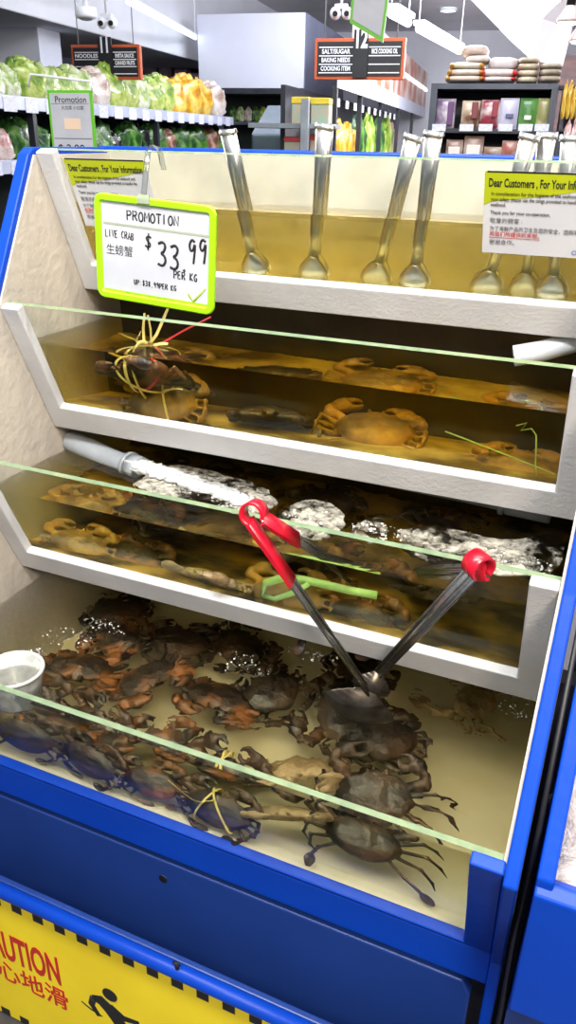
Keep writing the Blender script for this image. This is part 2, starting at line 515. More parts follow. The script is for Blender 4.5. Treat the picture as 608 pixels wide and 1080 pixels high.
MB().box((-1.0, BACK - 0.004, 1.33), (0.0, BACK + 0.0005, 1.582)).build('inner_lining', mat('weathered_lining', rgb(184, 180, 168), rgb(164, 160, 148), 9, 0.55), bp_)
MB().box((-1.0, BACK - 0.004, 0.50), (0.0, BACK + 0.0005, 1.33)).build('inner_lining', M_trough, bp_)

NAMES = ['top', 'second', 'third', 'bottom']
for i, (Y, Z, h, r) in enumerate(TIER):
    fm = M_blue if i == 3 else M_white
    L0, R0 = -0.9955, -0.0045
    mb = MB()
    th = 0.018
    def quadprism(pts2):
        A = [pp(i, x, s, 0.0) for x, s in pts2]; B = [pp(i, x, s, -th) for x, s in pts2]
        n = len(pts2)
        t = bmesh.new()
        va = [t.verts.new(p) for p in A]; vb = [t.verts.new(p) for p in B]
        t.faces.new(va); t.faces.new(vb[::-1])
        for k in range(n): t.faces.new([va[k], vb[k], vb[(k + 1) % n], va[(k + 1) % n]])
        bmesh.ops.recalc_face_normals(t, faces=t.faces)
        bmesh.ops.bevel(t, geom=t.edges[:], offset=0.0025, segments=2, affect='EDGES', profile=0.5)
        mb.merge(t)
    top = -0.004
    if i < 3:
        quadprism([(L0, top), (L0 + JW, top), (L0 + JW, h), (R0 - JW, h), (R0 - JW, top), (R0, top), (R0, h + r), (L0, h + r)])
    else:
        quadprism([(L0 - 0.0, top), (L0 + JW, top), (L0 + JW, h), (R0 - JW, h), (R0 - JW, top), (R0 + 0.004, top), (R0 + 0.004, h + 0.011), (L0, h + 0.011)])
    fr = mb.build('tier_frame', fm, tank)
    # glass pane with ground green edges
    g = MB()
    s0, s1 = (0.000, h + 0.02)
    xs = (-0.9955, -0.0045)
    c = [pp(i, x, s, off) for off in (-0.0185, -0.0265) for x, s in ((xs[0], s0), (xs[1], s0), (xs[1], s1), (xs[0], s1))]
    g.add(c, [(0, 1, 2, 3), (7, 6, 5, 4)], 0)
    g.add(c, [(0, 4, 5, 1), (1, 5, 6, 2), (2, 6, 7, 3), (3, 7, 4, 0)], 1)
    bmesh.ops.remove_doubles(g.bm, verts=g.bm.verts, dist=1e-6)
    g.build('glass_pane', [M_pane, M_edge], tank)
    # trough floor
    zf = FLOORZ[i]
    yb = Y + h * SN + 0.012
    zl = TIER[i][1] - (h + r) * CS
    pf = [(yb - 0.006, zf - 0.001), (BACK - 0.003, zf - 0.001), (BACK - 0.003, zl + 0.012), (yb + 0.012, zl + 0.004)]
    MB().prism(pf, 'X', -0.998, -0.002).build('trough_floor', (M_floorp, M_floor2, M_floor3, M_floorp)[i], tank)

# water bodies: one per trough
WMAT = [W1, W2, W3, W4]
WLAB = ['golden water in the top tier behind the two notices', 'amber water in the second tier holding the raffia-tied crabs',
        'olive water in the third tier under the gushing pipe', 'clear pale water in the bottom tier full of crabs']
for i, (Y, Z, h, r) in enumerate(TIER):
    zf = FLOORZ[i] - 0.003
    zw = WATER[i]
    s_w = (Z - zw) / CS
    s_f = (Z - zf) / CS
    off = -0.0272
    a = pp(i, 0, 0, off)
    def yz(zv):
        s = (a.z - zv) / CS
        return (a.y + s * SN, zv)
    poly = [yz(zf), yz(zw), (BACK - 0.002, zw), (BACK - 0.002, zf)]
    wo = MB().prism(poly, 'X', -0.9985, -0.0015).build('tank_water', WMAT[i])
    tag(wo, WLAB[i], 'water', None, 'stuff')

# lower body
lower = MB().prism([(0.1235, 0.452), (0.1235, 0.520), (0.128, 0.524), (0.150, 0.5235), (0.150, 0.452)], 'X', -1.0, 0.0, 0, 0.002).build('bottom_rail', M_blue, tank)
MB().box((-1.0, 0.150, 0.02), (0.0, BACK, 0.50)).build('cabinet_body', M_dark, tank)
pm = MB()
pm.prism([(-1.018, 0.02), (-0.020, 0.02), (-0.020, 0.402), (-0.034, 0.430), (-1.018, 0.430)], 'Y', 0.130, 0.150, 0, 0.003)
fp = pm.build('front_panel', M_blue2, tank)
hp = at(172, 927, Y=0.1295)
MB().tube([hp + Vector((0, -0.0006, 0)), hp + Vector((0, 0.004, 0))], 0.0085, 20).build('panel_hole', M_black, fp)
tz = 0.329
MB().tube([(-1.16, 0.020, tz), (0.02, 0.020, tz)], 0.0135, 20).build('bumper_tube', M_blue, tank)
MB().box((-1.16, 0.0325, -0.10), (0.02, 0.045, tz + 0.004), bev=0.003).build('kick_panel', M_blue2, tank)
for bx in (-1.05, -0.5, -0.03):
    MB().box((bx - 0.012, 0.045, 0.10), (bx + 0.012, 0.120, 0.125)).build('tube_bracket', M_black, tank)
bq = at(188, 1012, Y=0.02)
MB().tube([(bq.x, 0.016, tz + 0.014), (bq.x, 0.016, tz + 0.026)], 0.004, 10).tube([(bq.x - 0.008, 0.016, tz + 0.026), (bq.x + 0.006, 0.016, tz + 0.022)], 0.0025, 8).build('hook', M_black, tank)

# plumbing
def pipe(pts, r, name='water_pipe', m=None, collar=None):
    mb = MB()
    mb.tube(pts, r, 24, caps=False)
    pts = [Vector(p) for p in pts]
    mb.tube([pts[-1], pts[-1] - (pts[-1] - pts[-2]).normalized() * 0.03], r * 0.84, 24)
    if collar:
        d = (pts[-1] - pts[0]).normalized()
        mb.tube([pts[-1] + d * 0.002, pts[-1] - d * collar], [r * 1.2, r * 1.2], 24)
        mb.tube([pts[-1] - d * (collar + 0.012), pts[-1] - d * (collar + 0.004)], [r * 1.28, r * 1.28], 24)
    return mb.build(name, m or M_pvc, tank)
M_pvcw = mat('white_pvc', rgb(196, 202, 208), rgb(178, 184, 190), 12, 0.3)
j0 = Vector((-0.865, 0.475, 1.030)); j1 = Vector((-0.80, 0.462, 1.028))
pipe([(-0.99, 0.50, 1.045), (-0.90, 0.482, 1.034), j0, j1], 0.022, collar=0.02)
# second tier inlet elbow at the right
pipe([(-0.02, 0.66, 1.375), (-0.035, 0.645, 1.345), (-0.065, 0.625, 1.322), (-0.11, 0.608, 1.306), (-0.15, 0.598, 1.296)], 0.017, m=M_pvcw)
# third tier drain along the back right
pipe([(-0.42, 0.57, 1.062), (-0.20, 0.56, 1.062), (-0.05, 0.55, 1.060)], 0.020, m=M_pvc, collar=0.07)
pipe([(-0.20, 0.40, 0.834), (-0.14, 0.392, 0.833), (-0.085, 0.385, 0.833)], 0.016, m=M_pvcw, collar=0.04)

# ------------------------------------------------------------------ notices on the glass
def notice(x0, label, cut):
    W_, H_ = 0.168, 0.125
    off = 0.0022 - 0.0185
    O = pp(0, x0, 0.012, off)
    X = Vector((1, 0, 0)); D = Vector((0, SN, -CS)); N = Vector((0, -CS, -SN))
    root = empty('customer_notice', O + D * H_, label, 'notice', 'notices on the top tier glass')
    def P(u, v, e=0.0): return O + X * (u * W_) + D * (v * H_) + N * e
    mb = MB()
    n = 12
    pts = [(0, 0), (1, 0)] + [(1, k / n) for k in range(1, n)] + [(0.965, 1.0), (0, 1.0)]
    A = [P(u, v, 0.0) for u, v in pts]; B = [P(u, v, 0.0007) for u, v in pts]
    mb.add(B, [tuple(range(len(pts)))])
    mb.add(A, [tuple(range(len(pts)))[::-1]])
    k = len(pts)
    mb.add(A + B, [(q, (q + 1) % k, k + (q + 1) % k, k + q) for q in range(k)])
    bmesh.ops.remove_doubles(mb.bm, verts=mb.bm.verts, dist=1e-6)
    sheet = mb.build('sheet', M_paper2, root)
    # yellow-green header sweeping up to the right
    mb = MB()
    lo = [(u / 16, 0.40 - 0.27 * (u / 16) ** 0.6 + 0.05 * math.sin(u / 16 * 3.14)) for u in range(17)]
    poly = [P(0, 0.0, 0.0011), P(1, 0.0, 0.0011)] + [P(u, v, 0.0011) for u, v in lo[::-1]]
    mb.add(poly, [tuple(range(len(poly)))])
    mb.build('header', M_olive, sheet)
    mb = MB()
    mb.add([P(0.02, -0.004, 0.0013), P(0.99, -0.004, 0.0013), P(0.99, 0.016, 0.0013), P(0.02, 0.016, 0.0013)], [(0, 1, 2, 3)])
    mb.build('top_band', M_ink, sheet)
    def T(s, u, v, size, sx=1.0, mt=M_ink, bold=0.0):
        text('lettering', s, size, frame_matrix(P(u, v, 0.0014), X, -D), mt, sheet, sx, bold, depth=0.0001)
    T('Dear Customers , For Your Information', 0.035, 0.135, 0.0172, 0.545, M_ink, 0.00035)
    T('In consideration for the hygiene of the seafood and', 0.06, 0.26, 0.0078, 0.80)
    T('your safety, please use the tongs provided to handle the', 0.06, 0.325, 0.0078, 0.74)
    T('seafood.', 0.06, 0.39, 0.0078, 0.85)
    T('Thank you for your co-operation.', 0.06, 0.485, 0.0078, 0.80)
    T('敬爱的顾客 :', 0.06, 0.585, 0.0086, 1.0, M_inkgrey)
    T('为了海鲜产品的卫生及您的安全，选购海鲜时请使', 0.06, 0.685, 0.0082, 0.86, M_inkgrey)
    T('用我们所提供的夹钳。', 0.06, 0.755, 0.0082, 0.95, M_inkred)
    T('谢谢合作。', 0.06, 0.855, 0.0086, 1.0, M_inkgrey)
    mb = MB()
    mb.add([P(0.06, 0.793, 0.0014), P(0.5, 0.793, 0.0014), P(0.5, 0.80, 0.0014), P(0.06, 0.80, 0.0014)], [(0, 1, 2, 3)])
    mb.build('underline', M_inkred, sheet)
    # round store emblem at the foot
    mb = MB()
    cc = P(0.80, 0.93, 0.0014)
    for q in range(20):
        t0, t1 = q * math.pi / 10, (q + 1) * math.pi / 10
        def E(t, rr): return cc + X * (rr * math.cos(t)) + D * (rr * math.sin(t))
        mb.add([E(t0, 0.0036), E(t1, 0.0036), E(t1, 0.0026), E(t0, 0.0026)], [(0, 1, 2, 3)])
    mb.build('emblem', mat('emblem_blue_%s' % cut, rgb(70, 84, 170), None, 5, 0.5), sheet)
notice(-0.952, 'customer notice on the top glass partly behind the lime price card', 'a')
notice(-0.214, 'customer notice with yellow-green header on the right end of top glass', 'b')

# ------------------------------------------------------------------ price card
CW, CH = 0.233, 0.172
card = empty('price_card', (-0.738, 0.462, 1.345), 'lime framed live crab price card hanging on the top tier glass', 'price card')
croll = math.radians(-3.2)
CX = Vector((math.cos(croll), 0, math.sin(croll))); CD = Vector((math.sin(croll), 0, -math.cos(croll))); CN = Vector((0, -1, 0))
CO = Vector((-0.850, 0.460, 1.525))
def CP(u, v, e=0.0): return CO + CX * (u * CW) + CD * (v * CH) + CN * e
def rrect(w0, h0, r, n=6, inset=0.0):
    pts = []
    for cx, cy, a0 in ((w0 - r, r, -90), (w0 - r, h0 - r, 0), (r, h0 - r, 90), (r, r, 180)):
        for k in range(n + 1):
            t = math.radians(a0 + 90 * k / n)
            pts.append((cx + (r - inset) * math.cos(t), cy + (r - inset) * math.sin(t)))
    return pts
mb = MB()
rings = []
for ins, e in ((0.0, 0.0), (0.0, 0.004), (0.002, 0.006), (0.010, 0.006), (0.0125, 0.003), (0.0125, 0.0)):
    rings.append([mb.bm.verts.new(CO + CX * x + CD * y + CN * e) for x, y in rrect(CW, CH, 0.016, 6, ins)])
n = len(rings[0])
for q in range(len(rings)):
    A, B = rings[q], rings[(q + 1) % len(rings)]
    for k in range(n):
        f = mb.bm.faces.new([A[k], A[(k + 1) % n], B[(k + 1) % n], B[k]]); f.smooth = False
mb.build('card_frame', M_lime, card)
mb = MB()
def slab(mb, u0, v0, u1, v1, e0, e1, mi=0):
    c = [CP(u, v, e) for e in (e0, e1) for u, v in ((u0, v0), (u1, v0), (u1, v1), (u0, v1))]
    mb.add(c, [(0, 1, 2, 3), (7, 6, 5, 4), (0, 4, 5, 1), (1, 5, 6, 2), (2, 6, 7, 3), (3, 7, 4, 0)], mi)
slab(mb, 0.035, 0.05, 0.965, 0.95, 0.0004, 0.0016)
csheet = mb.build('card_sheet', M_paper, card)
mb = MB(); slab(mb, 0.07, 0.262, 0.945, 0.282, 0.0016, 0.0021); mb.build('rule', mat('rule_grey', rgb(150, 160, 140), None, 8, 0.5), csheet)
mb = MB(); slab(mb, 0.06, 0.905, 0.945, 0.945, 0.0016, 0.002); mb.build('footer_band', M_lime, csheet)
# clear hanging hook over the rim
mb = MB()
hk = [CP(0.40, 0.10, -0.001), CP(0.41, -0.02, -0.001), Vector((-0.752, 0.468, 1.560)), Vector((-0.752, 0.476, 1.586)), Vector((-0.752, 0.490, 1.597)), Vector((-0.752, 0.512, 1.592)), Vector((-0.752, 0.522, 1.560))]
mb.ribbon(hk, (0.010, 0, 0), 0.0016)
mb.build('hook', glass_pane_mat('clear_hook_plastic', (0.86, 0.88, 0.88, 1), 2.2), card)
mb = MB(); slab(mb, 0.38, -0.03, 0.48, 0.05, 0.006, 0.0085); mb.build('clip', mat('clear_clip_plastic', rgb(206, 216, 190), None, 20, 0.15, trans=0.5), card)

# handwriting: strokes on a unit cell, y down
GL = {
 'P': [[(0, 1), (0, 0), (.6, .05), (.75, .25), (.55, .48), (0, .52)]],
 'R': [[(0, 1), (0, 0), (.6, .05), (.72, .25), (.5, .46), (0, .5)], [(.3, .5), (.78, 1)]],
 'O': [[(.4, 0), (.08, .2), (0, .55), (.15, .92), (.45, 1), (.75, .8), (.8, .45), (.65, .1), (.4, 0)]],
 'M': [[(0, 1), (.08, 0), (.42, .62), (.78, 0), (.88, 1)]],
 'T': [[(0, .02), (.85, 0)], [(.43, 0), (.42, 1)]],
 'I': [[(.3, 0), (.3, 1)]],
 'N': [[(0, 1), (0, 0), (.7, 1), (.72, 0)]],
 'L': [[(0, 0), (0, 1), (.6, .98)]],
 'V': [[(0, 0), (.35, 1), (.72, 0)]],
 'E': [[(.6, 0), (0, .02), (0, 1), (.62, .98)], [(0, .5), (.5, .48)]],
 'C': [[(.68, .12), (.4, 0), (.08, .25), (0, .6), (.2, .95), (.65, .9)]],
 'A': [[(0, 1), (.38, 0), (.75, 1)], [(.14, .64), (.62, .62)]],
 'B': [[(0, 1), (0, 0), (.5, .05), (.6, .25), (.4, .46), (0, .48)], [(.35, .47), (.68, .7), (.5, .95), (0, 1)]],
 'K': [[(0, 0), (0, 1)], [(.65, 0), (0, .55), (.7, 1)]],
 'G': [[(.7, .12), (.4, 0), (.08, .25), (0, .6), (.2, .95), (.6, .95), (.7, .55), (.42, .56)]],
 'U': [[(0, 0), (.03, .8), (.3, 1), (.6, .8), (.65, 0)]],
 '$': [[(.72, .2), (.4, .1), (.1, .26), (.3, .46), (.6, .6), (.62, .82), (.3, .92), (0, .78)], [(.42, -.1), (.34, 1.1)]],
 '3': [[(.05, .1), (.45, 0), (.7, .16), (.55, .4), (.25, .48), (.6, .56), (.72, .8), (.45, 1), (.0, .92)]],
 '9': [[(.62, .1), (.3, 0), (.05, .22), (.15, .48), (.45, .46), (.64, .12), (.62, .5), (.5, 1)]],
 '8': [[(.4, .46), (.1, .22), (.38, 0), (.62, .2), (.4, .46), (.08, .72), (.36, 1), (.68, .76), (.4, .46)]],
 '.': [[(.22, .95), (.3, 1.0), (.24, 1.03)]], ':': [[(.2, .3), (.22, .36)], [(.2, .8), (.22, .86)]], ' ': [],
}
def smooth_poly(p, it=2):
    for _ in range(it):
        if len(p) < 3: break
        q = [p[0]]
        for a, b in zip(p[:-1], p[1:]):
            q.append((a[0] * .75 + b[0] * .25, a[1] * .75 + b[1] * .25)); q.append((a[0] * .25 + b[0] * .75, a[1] * .25 + b[1] * .75))
        q.append(p[-1]); p = q
    return p
def hand(s, u0, v0, u1, h, r, name='handwriting', drop=0.0):
    mb = MB(); k = len(s); cw = (u1 - u0) / k
    for q, ch in enumerate(s):
        jit = random.uniform(-.06, .06)
        for st in GL[ch]:
            st = smooth_poly(st) if ch in 'OCG39$8U' else st
            pts = [CP(u0 + q * cw + x * cw * 0.92, v0 + (y + jit) * h + drop * q / k, 0.0019) for x, y in st]
            mb.tube(pts, r, 6, flat=0.4, side=CX if False else None)
    return mb.build(name, M_ink, csheet)
hand('PROMOTION', 0.275, 0.135, 0.715, 0.085, 0.0013)
hand('LIVE CRAB', 0.085, 0.335, 0.335, 0.065, 0.0010)
hand('$', 0.425, 0.33, 0.50, 0.13, 0.0017)
hand('33', 0.53, 0.38, 0.735, 0.23, 0.0023)
hand('.', 0.73, 0.42, 0.80, 0.21, 0.0026)
hand('99', 0.785, 0.31, 0.955, 0.22, 0.0021)
hand('PER KG', 0.665, 0.635, 0.865, 0.07, 0.0012)
hand('UP:$38.99PER KG', 0.325, 0.775, 0.69, 0.05, 0.0010)
text('lettering', '生螃蟹', 0.0185, frame_matrix(CP(0.085, 0.525, 0.0017), CX, -CD), M_ink, csheet, 0.98, depth=0.0001)
text('footer_lettering', 'While stocks last. No further discount.', 0.0062, frame_matrix(CP(0.25, 0.925, 0.0021), CX, -CD), mat('footer_ink', rgb(52, 78, 30), None, 8, 0.6), csheet, 1.0, depth=0.0001)
mb = MB()
mb.tube([CP(0.785, 0.83, 0.002), CP(0.825, 0.90, 0.002), CP(0.925, 0.755, 0.002)], [0.0022, 0.0024, 0.0014], 8, flat=0.3)
mb.build('check_mark', mat('check_olive', rgb(130, 150, 40), None, 8, 0.6), csheet)

# ------------------------------------------------------------------ caution sign on the kick panel
SY = 0.0305
sgz1, sgz0 = 0.290, -0.095
sgx0, sgx1 = -1.12, -0.20
sign = empty('caution_sign', ((sgx0 + sgx1) / 2, SY, sgz0), 'yellow slippery floor caution sign below the blue bumper tube', 'sign')
sboard = MB().box((sgx0, SY - 0.003, sgz0), (sgx1, SY + 0.0012, sgz1), bev=0.001).build('sign_board', M_yellow, sign)
mb = MB()
px = -1.112
while px < sgx1 - 0.03:
    mb.box((px, SY - 0.0036, sgz1 - 0.021), (px + 0.0235, SY - 0.003, sgz1 - 0.001))
    mb.box((px + 0.012, SY - 0.0036, sgz0 + 0.001), (px + 0.0355, SY - 0.003, sgz0 + 0.021))
    px += 0.0505
mb.build('dash_pattern', M_ink, sboard)
SM = lambda x, z: frame_matrix((x, SY - 0.0034, z), (1, 0, 0), (0, 0, 1))
text('lettering', 'CAUTION', 0.112, SM(-0.966, 0.143), M_capred, sboard, 0.40, 0.003)
text('lettering', '小心地滑', 0.066, SM(-0.995, 0.058), M_capred, sboard, 0.92, 0.0006)
mb = MB()
def disc(cx, cz, r, n=24):
    mb.tube([(cx, SY - 0.0030, cz), (cx, SY - 0.0042, cz)], r, n)
def limb(pts, r):
    mb.tube([(x, SY - 0.0032, z) for x, z in pts], r, 10, flat=0.06, side=(0, 0, 1) if abs(pts[0][0] - pts[-1][0]) > abs(pts[0][1] - pts[-1][1]) else (1, 0, 0))
disc(-0.647, 0.153, 0.0165)
limb([(-0.690, 0.118), (-0.672, 0.122), (-0.650, 0.105), (-0.630, 0.075), (-0.615, 0.050)], [0.008, 0.016, 0.018, 0.017, 0.012])
limb([(-0.688, 0.120), (-0.695, 0.095), (-0.680, 0.068)], [0.008, 0.008, 0.006])
limb([(-0.650, 0.118), (-0.620, 0.100), (-0.585, 0.108)], [0.009, 0.009, 0.006])
limb([(-0.625, 0.055), (-0.580, 0.065), (-0.545, 0.030), (-0.530, 0.010)], [0.012, 0.012, 0.010, 0.008])
limb([(-0.618, 0.048), (-0.570, 0.025), (-0.510, 0.030)], [0.012, 0.011, 0.008])
limb([(-0.720, 0.088), (-0.700, 0.078), (-0.672, 0.072)], [0.002, 0.003, 0.002])
limb([(-0.72, -0.01), (-0.60, -0.02), (-0.45, -0.01)], [0.003, 0.004, 0.003])
mb.build('slipping_figure', M_ink, sboard)

# ------------------------------------------------------------------ tongs
def scallop_head(base, tip_dir, side, normal, length, half, name, parent, m):
    # fan-shaped scoop with a scalloped rim, dished along its normal
    mb = MB()
    base = Vector(base); t = Vector(tip_dir).normalized(); s = Vector(side).normalized(); nn = Vector(normal).normalized()
    nu, nv = 26, 22
    grid = []
    for j in range(nv + 1):
        v = j / nv; row = []
        hw = half * (0.20 + 0.80 * math.sin(min(1.0, v * 1.35) * math.pi / 2) ** 1.1) * (1 - 0.25 * max(0, v - 0.75) / 0.25)
        hw += 0.0022 * abs(math.sin(v * math.pi * 7))
        for i in range(nu + 1):
            u = i / nu * 2 - 1
            L = length * (v - 0.10 * v * u * u)
            if j == nv: L += 0.003 * abs(math.sin(u * math.pi * 4))
            dish = -0.013 * (1 - u * u) * math.sin(min(1, v * 1.2) * math.pi * 0.6) + 0.004 * v
            row.append(base + t * L + s * (u * hw) + nn * dish)
        grid.append(row)
    vs = [p for r_ in grid for p in r_]
    fs = [(j * (nu + 1) + i, j * (nu + 1) + i + 1, (j + 1) * (nu + 1) + i + 1, (j + 1) * (nu + 1) + i) for j in range(nv) for i in range(nu)]
    mb.add(vs, fs)
    for f in mb.bm.faces: f.smooth = True
    o = mb.build(name, m, parent)
    md = o.modifiers.new('solid', 'SOLIDIFY'); md.thickness = 0.0014; md.offset = 0
    return o

def tongs(label, loop, ends, axis, rad, spread, width, head, redlen):
    """loop = centre of the sprung ring, ends = far ends of the two arms, axis = ring axis, grip = which arms carry a red sleeve"""
    loop = Vector(loop); axis = Vector(axis).normalized()
    root = empty('tongs', loop, label, 'tongs', 'tongs hooked over the third tier glass')
    E0, E1 = Vector(ends[0]), Vector(ends[1])
    mid = ((E0 - loop).normalized() + (E1 - loop).normalized()); mid -= axis * mid.dot(axis); mid.normalize()
    up = -mid
    sd = axis.cross(up).normalized()
    if sd.dot(E0 - E1) < 0: sd = -sd
    pts = []
    for k in range(25):
        th = math.radians(-138 + 276 * k / 24)
        pts.append(loop + up * (rad * math.cos(th)) - sd * (rad * math.sin(th)))
    j0, j1 = pts[0], pts[-1]
    MB().ribbon(pts, axis * width, 0.003).build('spring_loop', M_red, root)
    for q, (J, E) in enumerate(((j0, E0), (j1, E1))):
        d = (E - J).normalized()
        nrm = d.cross(axis).normalized()
        L = (E - J).length
        L2 = L - (head if q == 0 else 0)
        mb = MB()
        # channel-section steel arm: web plus two turned edges
        aw = width * 0.86
        P = [J, J + d * (L2 * 0.5), J + d * L2]
        wv = [axis * aw, axis * aw, axis * aw * 0.72]
        mb.ribbon(P, wv, 0.0016)
        for sg in (-1, 1):
            mb.tube([p + axis * (sg * ww.length * 0.5) for p, ww in zip(P, wv)], 0.0022, 8)
        mb.tube([p + nrm * 0.0008 for p in P], [0.0026, 0.0026, 0.002], 8)
        arm = mb.build('arm', M_steel, root)
        if redlen[q] > 0:
            MB().ribbon([J - d * 0.004, J + d * redlen[q] * 0.5, J + d * redlen[q]], axis * width * 1.06, 0.0062).build('grip_sleeve', M_red, root)
        if q == 0:
            sdv = (RGT * 0.93 - UPV * 0.42).normalized(); tdv = (-UPV * 0.93 - RGT * 0.25 + FWD * 0.25); tdv = (tdv - sdv * tdv.dot(sdv)).normalized(); scallop_head(J + d * (L2 - 0.006), tdv, sdv, sdv.cross(tdv), head, spread, 'scoop', root, M_scoop)
    return root

view1 = (CAM - Vector((-0.42, 0.18, 1.12))).normalized()
e0 = at(408, 756, Y=0.288)
e1 = at(372, 606, Y=0.345)
l1 = at(268, 541, Y=0.186)
ad = (Vector(e0) - l1).normalized(); view1 = (CAM - l1).normalized(); pv = ad.cross(view1).normalized()
tongs('red gripped steel tongs with scalloped scoop hanging over third tier glass, left of the pair', l1, (e0, e1), view1 * 0.85 + pv * 0.5, 0.0165, 0.060, 0.024, 0.058, (0.115, 0.085))
l2 = at(505, 596, Y=0.19)
f0 = at(388, 722, Y=0.31)
f1 = at(440, 604, Y=0.30)
ad = (Vector(f0) - l2).normalized(); view2 = (CAM - l2).normalized(); pv = ad.cross(view2).normalized()
tongs('steel tongs with short red loop hooked on third tier glass near right jamb', l2, (f0, f1), view2 * 0.6 - pv * 0.8, 0.0165, 0.03, 0.025, 0.045, (0.0, 0.03))

# steel tongs standing in the top tier: long flat arm, rounded spring end, spoon head
M_steel2 = mat('polished_steel', rgb(226, 226, 226), rgb(206, 206, 206), 40, 0.28, metal=0.95)
def water_tongs():
    root = empty('steel_tongs', (0, 0, 0), 'x', 'tongs', 'steel tongs standing in the top tier')
    H = 0.245
    for sg in (-1, 1):
        mb = MB()
        pts = [(0, sg * 0.004, H), (0, sg * 0.008, H * 0.7), (0, sg * 0.011, H * 0.35), (0, sg * 0.011, 0.045)]
        mb.ribbon(pts, [Vector((0.024, 0, 0)), Vector((0.018, 0, 0)), Vector((0.015, 0, 0)), Vector((0.014, 0, 0))], 0.0016)
        for e in (-1, 1):
            mb.tube([(e * wv / 2, p[1], p[2]) for p, wv in zip(pts, (0.024, 0.018, 0.015, 0.014))], 0.0013, 6)
        arm = mb.build('arm', M_steel2, root)
        mb = MB()
        n = 14
        outline = []
        for k in range(n + 1):
            u = k / n
            outline.append((0.006 + 0.020 * math.sin(min(1, u * 1.5) * math.pi / 2) - (0.010 * max(0, u - 0.8) / 0.2), 0.048 - 0.048 * u))
        vs = []
        for hw, z in outline:
            for q in range(7):
                uu = q / 3 - 1
                vs.append((uu * hw, sg * (0.011 + 0.006 * (1 - uu * uu)), z))
        fs = [(r_ * 7 + q, r_ * 7 + q + 1, (r_ + 1) * 7 + q + 1, (r_ + 1) * 7 + q) for r_ in range(n) for q in range(6)]
        mb.add(vs, fs)
        for f in mb.bm.faces: f.smooth = True
        sp = mb.build('spoon', M_steel2, root)
        md = sp.modifiers.new('s', 'SOLIDIFY'); md.thickness = 0.0012
    mb = MB()
    arc = [(0, 0.005 * math.cos(t), H + 0.006 * math.sin(t)) for t in [math.pi * k / 8 for k in range(9)]]
    mb.ribbon(arc, (0.027, 0, 0), 0.0018)
    mb.tube([(-0.0135, p[1], p[2]) for p in arc], 0.002, 6); mb.tube([(0.0135, p[1], p[2]) for p in arc], 0.002, 6)
    mb.build('spring_end', M_steel2, root)
    return root
def copy_tree(o, parent=None):
    c = o.copy(); COL.objects.link(c)
    if parent is not None: c.parent = parent
    for ch in [x for x in o.children]: copy_tree(ch, c)
    return c
wt = water_tongs()
wts = [(240, 137, 0, 0.02, 'standing alone just right of the lime price card'), (343, 131, 0, -0.04, 'alone below the left end of the aisle twelve sign'),
       (437, 143, 0, -0.07, 'leaning at the left corner of the black packet shelf'), (458, 139, 0, -0.03, 'upright at the left end of the black packet shelf'),
       (560, 142, 0, -0.05, 'above the right notice, left of three'), (578, 140, 0, -0.01, 'above the right notice, middle of three'), (603, 143, 0, 0.0, 'above the right notice, right of three')]
for k, (x, y, Yv, lean, lab) in enumerate(wts):
    o = wt if k == 0 else copy_tree(wt)
    top = at(x, y, Y=0.548 + 0.010 * (k % 3))
    foot = Vector((top.x + lean, 0.630 + 0.012 * (k % 3), FLOORZ[0] + 0.003))
    zz = (top - foot).normalized(); yy = zz.cross(Vector((1, 0, 0))).normalized(); xx = yy.cross(zz)
    o.rotation_euler = Matrix((xx, yy, zz)).transposed().to_euler()
    o.location = foot
    k_ = (top - foot).length / 0.251
    o.scale = (k_, k_, k_)
    o['label'] = 'steel tongs in the top tier, ' + lab

# ------------------------------------------------------------------ clear tub floating at the left
tub = empty('plastic_tub', at(14, 712, Z=0.775), 'round clear plastic tub floating at left end of the bottom tier', 'tub')
tc_ = at(14, 706, Z=0.815)
MB().lathe([(0.0, -0.060), (0.036, -0.060), (0.040, -0.055), (0.047, -0.004), (0.047, 0.0), (0.0455, 0.0), (0.0385, -0.053), (0.0, -0.0575)], 48, tc_).build('tub_wall', mat('frosted_plastic', rgb(150, 152, 148), rgb(176, 178, 174), 60, 0.25, coat=0.3), tub)
mb = MB()
mb.lathe([(0.0455, -0.0025), (0.0495, -0.003), (0.0505, 0.0), (0.0495, 0.003), (0.0455, 0.0025), (0.0455, -0.0025)], 48, tc_)
mb.build('rim', mat('tub_rim_plastic', rgb(190, 190, 186), rgb(170, 170, 168), 30, 0.25), tub)

